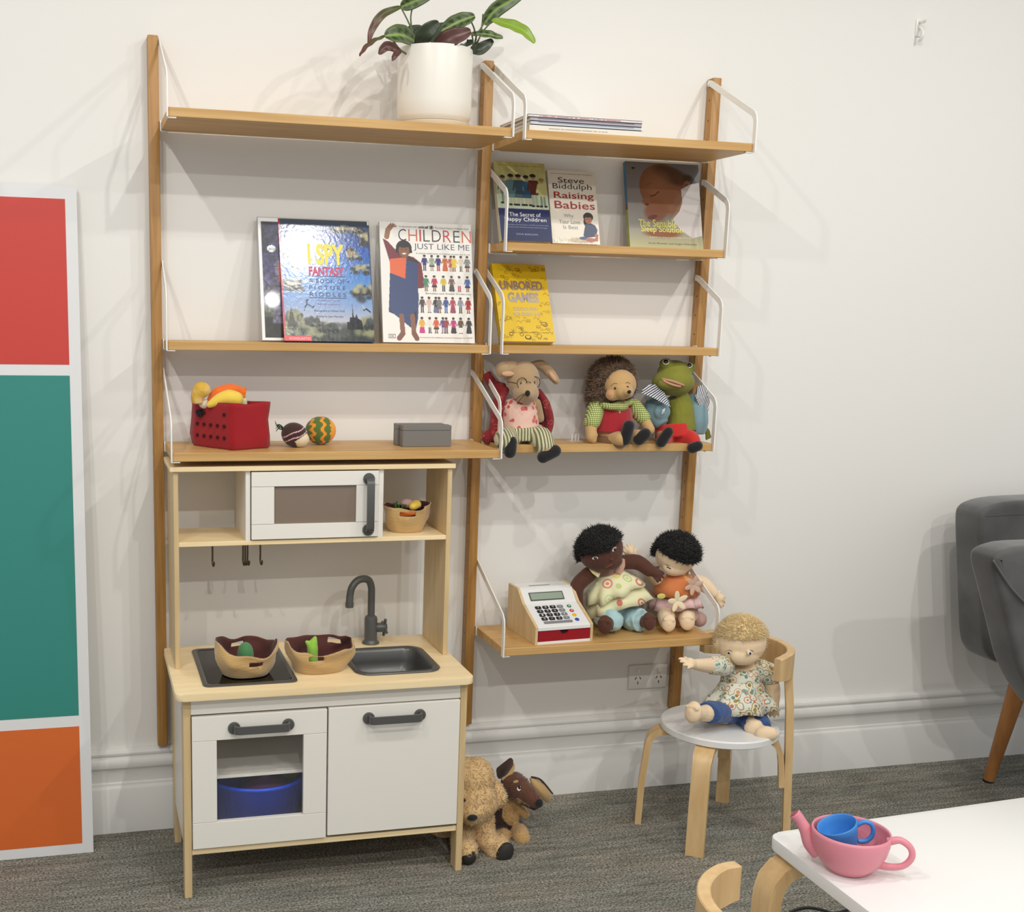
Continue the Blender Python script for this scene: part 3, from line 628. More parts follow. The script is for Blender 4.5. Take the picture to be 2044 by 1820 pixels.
A.ell(.15, .58, .03, .025, (210, 196, 140)); A.ell(.14, .61, .025, .016, (40, 34, 30)); A.rect(0, 0, .014, 1, (196, 60, 84)); apply_art(B, A)
lettering(B, 'title_lettering', [('I SPY', .305, .625, .41, .175, .035)], (232, 216, 60)); lettering(B, 'subtitle_lettering', [('FANTASY', .31, .535, .395, .075, .04)], (190, 44, 96))
lettering(B, 'small_lettering', [('A BOOK OF', .305, .475, .405, .033, .0, 1.2), ('PICTURE', .305, .42, .405, .033, 0, 1.5), ('RIDDLES', .305, .365, .405, .033, 0, 1.5)], (30, 52, 96))
lettering(B, 'author_lettering', [('Photographs by Walter Wick', .345, .235, .34, .020), ('Riddles by Jean Marzollo', .365, .19, .30, .020)], (60, 64, 80))
lettering(B, 'rhyme_lettering', [('I spy a planet, a round toy train,', .38, .325, .26, .012), ('Fantastic riddles and things in the air...', .38, .295, .26, .012)], (150, 60, 100))
bm = nb()
for v in (.528, .351): prism(bm, [(.30 * B.W, v * B.H), (.715 * B.W, v * B.H), (.715 * B.W, (v + .005) * B.H), (.30 * B.W, (v + .005) * B.H)], B.F, .0004, .0007)
obj('title_rules', bm, mat('ink_30_52_96'), B.t)
bm = nb(); prism(bm, [(.0, .0), (.30 * B.W, 0), (.30 * B.W, .04 * B.H), (0, .04 * B.H)], B.F, .0003, .0006); obj('publisher_band', bm, mat('band_red', (214, 54, 60), .3), B.t)
lettering(B, 'publisher_lettering', [('SCHOLASTIC', .055, .010, .235, .018, .01, 1.1)], (244, 200, 200), n=.0009)
# --- white book of children
B = make_book('white picture book with a waving child in a blue robe on the cover', [(765, 684), (948, 687), (761, 442)], .011, -.088, z2, 'picture books on the long shallow shelf', (236, 233, 226), gloss=.3)
A = Art(B.W, B.H, 220, 300, (236, 233, 226)); SK = (132, 84, 58)
A.line([(.075, .875), (.09, .93), (.12, .96)], .055, (150, 102, 70)); 
for dx, dy in ((.125, .985), (.148, .985), (.165, .978), (.18, .965), (.10, .955)): A.line([(.12, .955), (dx, dy)], .015, (140, 92, 62))
A.poly([(.03, .86), (.08, .84), (.20, .74), (.25, .71), (.15, .62), (.10, .66)], (116, 32, 50)); A.poly([(.22, .74), (.36, .71), (.44, .66), (.47, .46), (.40, .45), (.30, .6), (.12, .66)], (112, 34, 46))
A.poly([(.10, .62), (.14, .70), (.33, .70), (.40, .66), (.39, .50), (.40, .38), (.385, .20), (.36, .12), (.26, .20), (.07, .25)], (38, 60, 108)); A.poly([(.07, .28), (.16, .215), (.25, .2), (.36, .13), (.37, .28), (.36, .26), (.3, .19), (.10, .24)], (32, 26, 26)); A.poly([(.10, .25), (.34, .10), (.35, .22)], (38, 60, 108))
A.poly([(.10, .69), (.28, .71), (.26, .53), (.10, .575)], (222, 100, 50)); A.poly([(.30, .72), (.42, .675), (.40, .66), (.29, .685)], (60, 24, 30))
for x in (.205, .325): A.line([(x, .22), (x + .01, .08)], .052, SK); A.line([(x + .01, .075), (x + (-.03 if x < .3 else .04), .035)], .055, (120, 72, 52))
A.ell(.255, .785, .085, .065, (24, 20, 18)); A.poly([(.17, .79), (.34, .79), (.345, .745), (.165, .745)], (24, 20, 18)); A.ell(.257, .762, .058, .056, SK); A.ell(.255, .815, .07, .028, (24, 20, 18)); A.rect(.235, .70, .28, .73, SK); A.ell(.257, .738, .022, .006, (240, 232, 220)); A.ell(.235, .775, .008, .004, (20, 16, 14)); A.ell(.28, .775, .008, .004, (20, 16, 14))
rows = [(.60, .135, [(.475, (34, 44, 110), (44, 60, 96), 0), (.555, (150, 160, 140), (60, 66, 56), 1), (.625, (50, 36, 110), (176, 30, 60), 0), (.70, (200, 100, 44), (200, 96, 44), 2), (.765, (190, 90, 70), (190, 90, 70), 1), (.80, (220, 190, 60), (220, 190, 60), 1), (.875, (210, 200, 180), (90, 76, 60), 0), (.945, (130, 130, 130), (40, 38, 40), 1)]),
        (.43, .135, [(.485, (60, 130, 100), (120, 130, 116), 1), (.575, (180, 40, 76), (36, 30, 34), 1), (.675, (204, 180, 60), (30, 40, 44), 0), (.765, (120, 90, 84), (70, 70, 70), 2), (.85, (230, 226, 222), (180, 44, 70), 0), (.94, (60, 90, 160), (30, 36, 66), 1)]),
        (.25, .135, [(.435, (70, 60, 56), (50, 50, 60), 0), (.51, (210, 180, 170), (190, 170, 165), 0), (.585, (34, 38, 48), (90, 110, 150), 2), (.62, (120, 110, 108), (110, 96, 96), 1), (.695, (50, 80, 140), (40, 100, 170), 0), (.77, (170, 60, 80), (150, 60, 90), 2), (.855, (130, 140, 150), (44, 44, 48), 0), (.94, (170, 32, 44), (190, 40, 50), 1)]),
        (.08, .135, [(.425, (220, 170, 60), (200, 40, 130), 2), (.51, (226, 222, 214), (30, 28, 34), 0), (.58, (210, 90, 40), (60, 50, 44), 1), (.655, (90, 60, 130), (80, 50, 120), 0), (.69, (150, 60, 66), (110, 40, 50), 0), (.77, (180, 40, 120), (60, 40, 50), 2), (.85, (90, 70, 50), (232, 228, 224), 0), (.94, (34, 34, 36), (34, 34, 36), 2)])]
for y, h, ks in rows:
    for x, tp, bt, kd in ks: kid(A, x, y, h, (150, 104, 78), tp, bt, kind=kd)
apply_art(B, A)
x = .20
for ch, c, w_ in (('C', (46, 22, 52), .085), ('H', (196, 92, 50), .095), ('I', (186, 60, 60), .018), ('L', (30, 74, 56), .07), ('D', (60, 24, 50), .098), ('R', (190, 40, 54), .088), ('E', (30, 70, 60), .07), ('N', (206, 90, 50), .10)):
    lettering(B, 'title_lettering', [(ch, x, .845, w_, .098, -.01)], c); x += w_ + .0245
lettering(B, 'subtitle_lettering', [('JUST LIKE ME', .365, .765, .61, .062, -.01)], (44, 52, 84))
lettering(B, 'tagline_lettering', [('A unique celebration of children around the world', .385, .735, .59, .017), ('In association with', .215, .957, .19, .015), ("The United Nations Children's Fund", .60, .955, .37, .016), ('Barnabas and Anabel Kindersley', .475, .40, .50, .02, .005, 1.1), ('Foreword by Harry Belafonte, Goodwill Ambassador for UNICEF', .40, .035, .575, .014)], (120, 116, 112))
lettering(B, 'unicef_lettering', [('unicef', .42, .953, .11, .024, .03)], (24, 22, 24)); bm = nb()
for r0, r1 in ((.006, .0046),): 
    for k in range(24):
        a0, a1 = 2 * PI * k / 24, 2 * PI * (k + 1) / 24; c_ = (.562 * B.W, .964 * B.H)
        bm.faces.new([bm.verts.new(B.F(c_[0] + r * math.cos(q), c_[1] + r * math.sin(q) * .8, .0007)) for r, q in ((r0, a0), (r0, a1), (r1, a1), (r1, a0))])
cyl(bm, B.F(.562 * B.W, .964 * B.H, .0003), B.F(.562 * B.W, .964 * B.H, .0007), .0032); obj('emblem', bm, mat('ink_24_22_24'), B.t)
bm = nb(); u0, v0, u1, v1 = .06 * B.W, .035 * B.H, .135 * B.W, .068 * B.H
for q in ((u0, v0, u1, v0 + .0012), (u0, v1 - .0012, u1, v1), (u0, v0, u0 + .0008, v1), (u1 - .0008, v0, u1, v1)): prism(bm, [(q[0], q[1]), (q[2], q[1]), (q[2], q[3]), (q[0], q[3])], B.F, .0003, .0006)
put_text(bm, 'DK', .073 * B.W, .043 * B.H, .048 * B.W, .016 * B.H, B.F, .0006); obj('publisher_box', bm, mat('ink_60_56_56', (60, 56, 56), .4), B.t)
# --- parenting books
zr = 1.542; G2 = 'parenting books on the upper short shelf'
B = make_book('dark blue paperback with a row of children in a painting on its cover', [(1001, 481), (1103, 487), (984, 322)], .017, -.112, zr, G2, (212, 204, 160), [(0, 1, (206, 200, 168))], gloss=.35)
A = Art(B.W, B.H, 130, 200, (190, 194, 140)); A.grad([(0, (24, 36, 80)), (.405, (26, 42, 92)), (.41, (196, 204, 178)), (.5, (170, 190, 168)), (1, (196, 186, 112))]); A.noise(.12, 20, 4)
for x, y, h, tp, bt, hr in ((.14, .47, .36, (110, 130, 120), (120, 120, 100), (60, 54, 40)), (.30, .45, .40, (84, 120, 124), (84, 120, 124), (30, 30, 30)), (.45, .45, .40, (50, 76, 90), (60, 88, 98), (20, 20, 24)), (.60, .45, .39, (38, 84, 112), (34, 76, 104), (26, 26, 26)), (.74, .44, .42, (84, 40, 36), (150, 160, 140), (24, 24, 24)), (.90, .44, .37, (188, 184, 120), (120, 130, 110), (150, 130, 60))):
    kid(A, x, y, h, (178, 172, 140), tp, bt, hr, 1 if x in (.30, .45, .60) else 0); A.ell(x, y + h * .885, .042, .03, (168, 146, 112)); A.ell(x, y + h * .935, .044, .018, hr)
    A.rect(x - .075, y - .005, x - .02, y + .02, (24, 26, 28)); A.rect(x + .02, y - .005, x + .075, y + .02, (24, 26, 28))
apply_art(B, A)
lettering(B, 'title_lettering', [('The Secret of', .20, .31, .62, .05, .0), ('Happy Children', .10, .235, .82, .062, .0)], (232, 232, 226)); lettering(B, 'small_lettering', [('Children Behave the Way They Do - and What You Can Do to Help', .12, .195, .82, .014), ('Help Them to Be Optimistic, Loving, Capable and Happy', .12, .165, .80, .014), ('STEVE BIDDULPH', .30, .075, .42, .02, 0, 1.2)], (180, 188, 206))
lettering(B, 'quote_lettering', [('More than one million copies sold worldwide', .08, .945, .84, .016)], (150, 132, 60))
B = make_book('white paperback with red title and a small crawling toddler', [(1103, 485), (1198, 488), (1089, 339)], .018, -.090, zr, G2, (214, 208, 192), gloss=.35)
A = Art(B.W, B.H, 120, 190, (228, 222, 206)); A.ell(.62, .05, .36, .05, (190, 176, 150), soft=.5); A.noise(.25, 60, 8, lambda u, v: v < .08)
A.ell(.79, .375, .105, .062, (38, 26, 22)); A.ell(.735, .30, .05, .06, (38, 26, 22)); A.poly([(.72, .28), (.66, .12), (.70, .085), (.93, .11), (.97, .2), (.93, .26), (.84, .29)], (34, 52, 84)); A.poly([(.90, .15), (.98, .14), (.96, .045), (.86, .04), (.85, .07), (.91, .09)], (170, 100, 80)); A.ell(.66, .08, .09, .022, (60, 84, 120)); A.ell(.79, .335, .075, .052, (176, 118, 92)); A.ell(.765, .345, .009, .005, (24, 16, 14)); A.ell(.82, .345, .009, .005, (24, 16, 14)); A.ell(.79, .307, .022, .005, (150, 60, 60)); A.ell(.79, .385, .07, .02, (38, 26, 22)); A.ell(.80, .06, .10, .03, (170, 104, 84)); apply_art(B, A)
lettering(B, 'author_lettering', [('Steve', .21, .83, .55, .075, .0), ('Biddulph', .09, .725, .82, .095, .0)], (52, 50, 50)); lettering(B, 'title_lettering', [('Raising', .10, .59, .84, .115, .008), ('Babies', .10, .475, .85, .105, .008)], (164, 40, 34))
lettering(B, 'subtitle_lettering', [('Why', .28, .345, .20, .06), ('Your Love', .17, .27, .44, .058), ('Is Best', .25, .20, .31, .05)], (136, 134, 130)); lettering(B, 'quote_lettering', [('Author of the extraordinary bestseller, Raising Boys', .06, .945, .88, .016)], (90, 86, 84))
B = make_book('square paperback with a sleeping newborn baby on its cover', [(1258, 491), (1404, 495), (1251, 322)], .013, -.082, zr, G2, (150, 150, 150), [(.5, 1, (36, 110, 150)), (.44, .5, (110, 60, 44)), (0, .44, (150, 160, 60))], gloss=.12)
A = Art(B.W, B.H, 190, 210, (128, 122, 118)); A.grad([(0, (190, 186, 140)), (.1, (170, 166, 136)), (.25, (146, 142, 134)), (.7, (126, 122, 120)), (1, (120, 116, 112))])
A.ell(.78, .9, .35, .2, (110, 108, 108), soft=.6)
A.ell(.50, .70, .335, .285, (128, 84, 60), rot=-25); A.ell(.62, .86, .30, .115, (84, 56, 44), rot=-18, soft=.35); A.ell(.86, .80, .12, .08, (60, 44, 38), rot=-40, soft=.4); A.ell(.42, .72, .24, .24, (146, 98, 70), rot=-20, soft=.7); A.ell(.62, .55, .26, .22, (142, 96, 68), soft=.5); A.ell(.38, .43, .19, .14, (136, 90, 66), rot=20, soft=.3); A.ell(.255, .54, .075, .055, (144, 94, 68), rot=25, soft=.4); A.ell(.26, .505, .03, .014, (80, 46, 36))
A.ell(.33, .36, .07, .024, (112, 58, 50), rot=15); A.line([(.31, .605), (.37, .615), (.43, .66)], .014, (74, 46, 36)); A.line([(.26, .73), (.34, .76)], .012, (104, 68, 50), .6); A.ell(.83, .74, .055, .065, (134, 84, 62)); A.ell(.825, .735, .025, .035, (92, 52, 40))
A.poly([(.74, .70), (.86, .76), (1.0, .79), (1.0, .16), (.86, .13), (.70, .22), (.60, .34), (.70, .44), (.75, .55)], (206, 200, 196)); A.line([(.80, .62), (.98, .58)], .03, (186, 180, 178), .6); A.line([(.76, .45), (.97, .40)], .035, (188, 182, 180), .6); A.ell(.45, .17, .3, .06, (140, 92, 66), soft=.4); A.ell(.10, .925, .025, .012, (40, 40, 44)); apply_art(B, A)
lettering(B, 'title_lettering', [('The Sensible', .13, .245, .52, .085, .012), ('Sleep Solution', .16, .165, .57, .09, .012)], (214, 206, 84)); lettering(B, 'small_lettering', [('A guide to sleep in your baby\'s first year', .27, .115, .60, .02)], (226, 222, 190)); lettering(B, 'author_lettering', [('Sarah Blunden and Angie Willcocks', .25, .04, .66, .024)], (70, 70, 56))
# --- yellow book
B = make_book('bright yellow book with silver title and black doodles', [(1001, 687), (1109, 686), (981, 526)], .020, -.136, 1.2871, None, (214, 178, 26), gloss=.3)
A = Art(B.W, B.H, 170, 250, (224, 186, 34)); r = random.Random(5); dk = (150, 118, 26)
for k in range(110):
    x, y = r.uniform(.03, .97), r.uniform(.02, .98)
    if .14 < x < .9 and .50 < y < .78: continue
    if .22 < x < .8 and .36 < y < .5: continue
    q = r.random(); s = r.uniform(.02, .05); c = dk if r.random() < .7 else (104, 80, 24)
    if q < .3: A.ell(x, y, s, s * .6, c); A.ell(x, y, s * .7, s * .4, (224, 186, 34))
    elif q < .6: A.line([(x - s, y), (x, y + s * .6), (x + s, y - s * .3), (x + s * 1.4, y + s * .5)], .008, c)
    elif q < .8: A.rect(x - s, y - s * .4, x + s, y + s * .4, c); A.rect(x - s * .8, y - s * .25, x + s * .8, y + s * .25, (214, 176, 34))
    else:
        for j in range(5): A.line([(x, y), (x + s * math.cos(j * 1.26), y + s * .7 * math.sin(j * 1.26))], .007, c)
A.ell(.5, .055, .06, .03, (70, 56, 30)); A.ell(.5, .06, .04, .02, (224, 186, 34)); apply_art(B, A)
M_foil = mat('silver_foil', (214, 208, 206), .22, metal=.9)
lettering(B, 'title_lettering', [('UNBORED', .10, .655, .80, .125, .045), ('GAMES', .22, .50, .58, .13, .045)], None, M_foil); lettering(B, 'subtitle_lettering', [('SERIOUS FUN', .29, .395, .46, .045, .01), ('FOR EVERYONE', .29, .325, .49, .045, .01)], None, M_foil)
lettering(B, 'author_lettering', [('JOSHUA GLENN & ELIZABETH FOY LARSEN', .18, .105, .70, .014)], (90, 70, 26))
# --- flat stack on the top right shelf
zz = 1.7985; fr = [(.868, 1.163, .0140, (232, 226, 214), 'thick cream book at the bottom of the flat stack'), (.872, 1.160, .0085, (200, 204, 210), 'pale grey book lying second from the bottom of the flat stack'), (.871, 1.162, .0085, (176, 170, 178), 'grey magazine lying second from the top of the flat stack'), (.866, 1.164, .0065, (222, 218, 216), 'white magazine with faint red print on top of the flat stack')]
for i, (x0, x1_, th, c, lab) in enumerate(fr):
    t = thing('flat_book' if i < 2 else 'magazine', lab, 'book' if i < 2 else 'magazine', ((x0 + x1_) / 2, -.15, zz), 'flat stack on the top right shelf')
    y0, y1 = -.252 + .002 * i, -.045
    bm = nb(); box(bm, x0 + .001, x1_ - .001, y0 + .0015, y1, zz + .0012, zz + th - .0012); obj('pages', bm, mat('paper_pages'), t)
    cmt = mat('flat_cover_%d' % i, c, .35); bm = nb(); box(bm, x0, x1_, y0, y1, zz, zz + .001); box(bm, x0, x1_, y0, y1, zz + th - .001, zz + th); box(bm, x0, x1_, y0, y0 + .0012, zz, zz + th); obj('cover', bm, cmt, t)
    F = lambda u, v, n=0, x0=x0, y0=y0, zz=zz: V((x0 + u, y0 - n, zz + v)); bm = nb()
    if i in (0, 3):     # small print on the spines, too small to read: rows of short strokes
        rs = random.Random(i); u = .05 if i == 0 else .03
        while u < (.20 if i == 0 else .24):
            ww = rs.uniform(.0008, .0022)
            if rs.random() > .12: prism(bm, [(u, .005 if i == 0 else .002), (u + ww, .005 if i == 0 else .002), (u + ww, .0075 if i == 0 else .0045), (u, .0075 if i == 0 else .0045)], F, 0, .0003)
            u += ww + .0007
        o = obj('spine_print', bm, mat('ink_spine_%d' % i, (176, 168, 150) if i == 0 else (180, 110, 116), .4), t); o['kind'] = 'stuff'
    if i in (1, 2): bm = nb(); box(bm, x0 + .02, x1_ - .02, y0 - .0003, y0, zz + th * .62, zz + th * .8); obj('spine_stripe', bm, mat('ink_stripe_%d' % i, (110, 90, 110) if i == 2 else (120, 130, 150), .4), t)
    zz += th + .0003
# ------------------------------------------------------------------ potted prayer plant
PC = V((.664, -.135, 1.8005))
t = thing('potted_plant', 'prayer plant in a white cylinder pot on the topmost long shelf', 'potted plant', PC)
M_pot = mat('pot_ceramic', (236, 232, 222), .35)
bm = nb(); lathe(bm, PC + V((0, 0, .0)), [(.078, 0), (.085, .008), (.0875, .016), (.083, .0165), (.078, .012), (.001, .010)], 48); obj('saucer', bm, mat('saucer_cream', (232, 220, 196), .35), t, auto=40)
bm = nb(); lathe(bm, PC + V((0, 0, .014)), [(.070, 0), (.083, .004), (.0895, .016), (.0905, .05), (.0905, .168), (.0895, .172), (.0875, .172), (.0865, .168), (.0865, .150), (.001, .150)], 56, cap1=False); obj('pot', bm, M_pot, t, auto=50)
bm = nb(); lathe(bm, PC + V((0, 0, .150)), [(.0862, 0), (.0862, .006), (.05, .012), (.001, .014)], 30); obj('soil', bm, mat('soil', (56, 42, 32), .95, bump=(120, .8, .004)), t, smooth=True)
M_leaf = mat('prayer_leaf', (60, 90, 40), .38, attr='Col', spec=.5)
def leaf(pts, width, kind, roll=0.0, fold=.25, seed=0):
    """pts world spine points; kind: colour scheme"""
    path = smooth_path(pts, 8); m = len(path); nw = 9; rnd = random.Random(seed); top = []; ref = V((0, -1, .25)).normalized()
    for i, p in enumerate(path):
        tt = i / (m - 1); w_ = width * 1.3 * max(.02, math.sin(PI * min(1, tt * .94 + .03)) ** .62) * (1 - .15 * tt)
        tg = (path[min(i + 1, m - 1)] - path[max(i - 1, 0)]).normalized(); side = tg.cross(ref)
        if side.length < .2: side = tg.cross(V((0, 0, 1)))
        side.normalize(); side = Matrix.Rotation((roll - .5) * .9, 3, tg) @ side; nrm = side.cross(tg).normalized()
        row = []
        for j in range(nw):
            s = (j / (nw - 1)) * 2 - 1; row.append((p + side * s * w_ + nrm * (abs(s) * w_ * fold + math.sin(tt * 22) * .0012 * abs(s)), tt, s, nrm))
        top.append(row)
    bm = nb(); lay = bm.verts.layers.float_color.new('Col'); G = {}
    def colour(tt, s, under):
        k = kind
        if k == 'bright': c = (130, 160, 50) if not under else (120, 140, 60)
        elif k == 'dark': c = (52, 62, 44) if not under else (70, 40, 40)
        elif k == 'maroon': c = (92, 54, 46) if under else (84, 48, 42)
        elif k == 'redtip': c = tuple(np.array((74, 88, 40)) * (1 - tt) + np.array((104, 54, 52)) * tt)
        else:
            c = (86, 104, 58) if not under else (112, 60, 58)
            if not under:
                if abs(s) < .16: c = (140, 168, 84)
                elif .2 < abs(s) < .75 and math.sin(tt * 34 + abs(s) * 5) > .1: c = (38, 52, 28)
        if not under and abs(s) < .1 and k != 'pattern': c = tuple(v * 1.15 for v in c)
        return (*lin(tuple(min(255, v) for v in c)), 1)
    for under in (0, 1):
        for i, row in enumerate(top):
            for j, (p, tt, s, nrm) in enumerate(row):
                v = bm.verts.new(p - nrm * .0008 * under); v[lay] = colour(tt, s, under); G[under, i, j] = v
    for i in range(m - 1):
        for j in range(nw - 1):
            bm.faces.new((G[0, i, j], G[0, i, j + 1], G[0, i + 1, j + 1], G[0, i + 1, j])); bm.faces.new((G[1, i, j], G[1, i + 1, j], G[1, i + 1, j + 1], G[1, i, j + 1]))
        for j in (0, nw - 1): bm.faces.new((G[0, i, j], G[0, i + 1, j], G[1, i + 1, j], G[1, i, j]))
    obj('leaf', bm, M_leaf, t, smooth=True)
def lp(*q): return [at(a_, b_, y_) for a_, b_, y_ in q]
LV = [([(800, 14, -.16), (824, 4, -.17), (868, -14, -.18)], .013, 'pattern', .9), ([(800, 14, -.16), (765, 28, -.18), (744, 55, -.19), (735, 86, -.2)], .008, 'redtip', .3),
      ([(830, 84, -.15), (802, 70, -.19), (768, 72, -.21)], .020, 'pattern', .5), ([(770, 72, -.2), (750, 80, -.21), (730, 95, -.21), (718, 112, -.22)], .006, 'redtip', 1.2),
      ([(836, 94, -.17), (848, 68, -.2), (876, 44, -.21)], .016, 'dark', .7), ([(796, 100, -.21), (772, 92, -.22), (756, 108, -.23)], .009, 'maroon', .2), ([(880, 62, -.16), (915, 44, -.18), (948, 32, -.19)], .016, 'pattern', .4),
      ([(868, 92, -.19), (900, 76, -.215), (940, 62, -.22)], .017, 'maroon', .55), ([(966, 48, -.13), (992, 18, -.14), (1046, -12, -.15)], .015, 'pattern', .8), ([(982, 40, -.14), (1020, 50, -.17), (1048, 64, -.19), (1067, 86, -.2)], .012, 'bright', .5),
      ([(940, 68, -.14), (968, 68, -.17), (1004, 76, -.18)], .010, 'pattern', .2), ([(938, 98, -.15), (958, 98, -.17), (984, 80, -.17)], .012, 'dark', .6), ([(916, 90, -.16), (930, 88, -.19), (944, 82, -.2)], .008, 'dark', .3), ([(826, 76, -.12), (838, 66, -.12), (812, 58, -.12)], .014, 'dark', .4),
      ([(800, 102, -.2), (790, 108, -.225), (783, 121, -.23)], .006, 'maroon', .2), ([(860, 84, -.10), (872, 66, -.08), (900, 50, -.06)], .016, 'dark', .5)]
for i, (q, w_, kd, rl) in enumerate(LV): leaf(lp(*q), w_, kd, rl, seed=i)
M_stem = mat('green_stem', (92, 108, 66), .5)
base = at(865, 110, -.135)
for q in ([(830, 96, -.15), (820, 55, -.16), (800, 14, -.16)], [(828, 88, -.15), (820, 40, -.16), (824, 12, -.165)], [(942, 100, -.14), (952, 70, -.13), (968, 44, -.13)], [(945, 100, -.14), (962, 66, -.13), (984, 40, -.14)], [(948, 85, -.13), (947, 60, -.16), (940, 42, -.18)], [(955, 80, -.13), (962, 50, -.13), (964, 28, -.13)], [(940, 104, -.14), (944, 84, -.14), (942, 70, -.14)], [(800, 100, -.18), (780, 76, -.2), (770, 72, -.2)]):
    pts = lp(*q); pts = [PC + V(((pts[0].x - PC.x) * .6, (pts[0].y - PC.y) * .5, .160))] + pts
    bm = nb(); tube(bm, pts, [.0026, .002, .0018], 7); obj('stem', bm, M_stem, t, smooth=True)
# ------------------------------------------------------------------ red felt bag and toy food
FELT = mat('red_felt', (158, 16, 28), .95, sheen=.15, bump=(500, .5, .001))
c0, c1, c2 = V((.073, -.108, 0)), V((.160, -.232, 0)), V((.256, -.185, 0)); c3 = c0 + (c2 - c1); zb = 1.0330
t = BAG = thing('felt_bag', 'red felt shopping bag with punched holes, full of toy food', 'bag', (.165, -.17, zb))
def quadring(z, ex, sag=0.0):
    cs = [c0, c1, c2, c3]; cen = (c0 + c1 + c2 + c3) / 4; out = []
    for i in range(4):
        a_, b_ = cs[i], cs[(i + 1) % 4]
        for k in range(8):
            f = k / 8; p = a_.lerp(b_, f); d = (p - cen); zo = sag * math.sin(PI * f) ** 2 * (1 if i % 2 else .6)
            out.append(cen + d * ex * (1 + .03 * math.sin(f * PI * 2 + i + z * 60)) + V((0, 0, z + zo)))
    return out
hole = []
bm = nb(); loft(bm, [quadring(zb + h, e, s) for h, e, s in ((.0, .93, 0), (.006, .98, 0), (.03, 1.0, 0), (.07, .985, 0), (.1, .985, 0), (.113, .99, -.005), (.113, .965, -.005), (.07, .96, 0), (.01, .95, 0), (.004, .9, 0))], True, True, True)
obj('felt_body', bm, FELT, t, smooth=True)
# a seam ridge and the punched holes on the left face
fn = (c1 - c0).normalized(); fo = V((fn.y, -fn.x, 0)); 
if fo.y > 0: fo = -fo
M_hole = mat('hole_dark', (58, 8, 12), .95)
bm = nb()
for r_ in range(3):
    for c_ in range(5):
        p = c0.lerp(c1, .18 + .16 * c_) + V((0, 0, zb + .028 + r_ * .028)); p += fo * .0033
        if r_ == 2 and c_ in (2, 3): continue
        cyl(bm, p - fo * .002, p + fo * .0004, .0042, n=12)
obj('punched_holes', bm, M_hole, t)
def toy(name, label, cat, shapes, m, group='toy food', voxel=.003, **kw):
    bm = nb(); [f(bm) for f in shapes]; o = soft(name, bm, m, None, voxel, 5, **kw)
    vs = [v.co for v in o.data.vertices]; c = sum(vs, V()) / len(vs); z0 = min(v.z for v in vs); off = V((c.x, c.y, z0))
    o.data.transform(Matrix.Translation(-off)); o.location = off; return tag(o, label, cat, group)
FB = lambda col, nm: mat(nm, col, .9, sheen=.35, bump=(600, .3, .001))
P = lambda px, py, y: at(px, py, y)
toy('toy_pear', 'mustard yellow toy pear sticking up at the left of the red bag', 'toy food', [lambda b: tube(b, [P(394, 806, -.16), P(394, 790, -.16), P(402, 778, -.16), P(410, 772, -.16)], [.013, .016, .021, .015]), lambda b: ell(b, P(405, 778, -.16), .019)], mat('mustard_cloth', (214, 170, 62), .9, vary=((30, 30, 30), (226, 200, 140), .4, .6)))
toy('toy_carrot', 'orange toy carrot lying across the top of the red bag', 'toy food', [lambda b: capsule(b, [P(420, 800, -.15), P(436, 785, -.15), P(462, 778, -.15), P(480, 778, -.15)], [.010, .017, .016, .008]), lambda b: capsule(b, [P(474, 778, -.15), P(488, 776, -.152)], .006), lambda b: capsule(b, [P(474, 784, -.15), P(488, 783, -.155)], .0055), lambda b: capsule(b, [P(474, 786, -.15), P(486, 792, -.155)], .006)], FB((232, 112, 34), 'orange_cloth'))
toy('toy_squash', 'pale yellow toy squash lying in the red bag below the carrot', 'toy food', [lambda b: capsule(b, [P(418, 808, -.175), P(438, 798, -.175), P(456, 795, -.175), P(470, 797, -.175)], [.008, .016, .022, .020])], FB((238, 204, 78), 'yellow_cloth'))
toy('toy_leek', 'pale green toy vegetable peeping out behind the yellow squash', 'toy food', [lambda b: ell(b, P(484, 804, -.15), (.012, .012, .020))], FB((206, 214, 176), 'palegreen_cloth'))
toy('toy_garlic', 'small whitish toy vegetable between the mustard pear and the red bag rim', 'toy food', [lambda b: ell(b, P(408, 806, -.15), (.014, .012, .012))], FB((226, 216, 196), 'whitish_cloth'))
bm = nb(); pb_ = c0.lerp(c1, .26) + V((0, 0, zb + .082)) + fo * .0035; ell(bm, pb_, (.009, .004, .009)); [ell(bm, pb_ + V((math.cos(k) * .007, -.002, math.sin(k) * .007)), .0035, seg=8) for k in range(6)]; obj('felt_flower', bm, mat('dark_blue_felt', (24, 28, 40), .9), BAG, smooth=True)
# chocolate strawberry
pc = P(588, 868, -.165); zc = zb + .028
t = thing('toy_strawberry', 'chocolate brown toy fruit with pink stripes and leafy top', 'toy food', (pc.x, pc.y, zb), 'toy food')
cc = V((pc.x, pc.y, zb + .030)); bm = nb(); ell(bm, cc, (.034, .030, .030), (0, 25, 0)); ell(bm, cc + V((.012, -.006, -.008)), (.024, .022, .022))
def chocol(p):
    q = p - cc; d = q.x * .55 - q.z * .85 + q.y * -.1
    if d > .012 and q.x > -.004 and abs(q.x * .85 + q.z * .5 - .008) < .018: return (226, 212, 178)
    s = (q.z - q.x * .45 + math.sin(q.x * 150) * .0015)
    for k in (.010, -.004): 
        if abs(s - k) < .0014: return (224, 176, 186)
    return (58, 30, 26)
M_vc = mat('cloth_print', (200, 200, 200), .9, attr='Col', sheen=.3, bump=(600, .3, .001))
soft('fruit_body', bm, M_vc, t, .0022, 4, chocol)
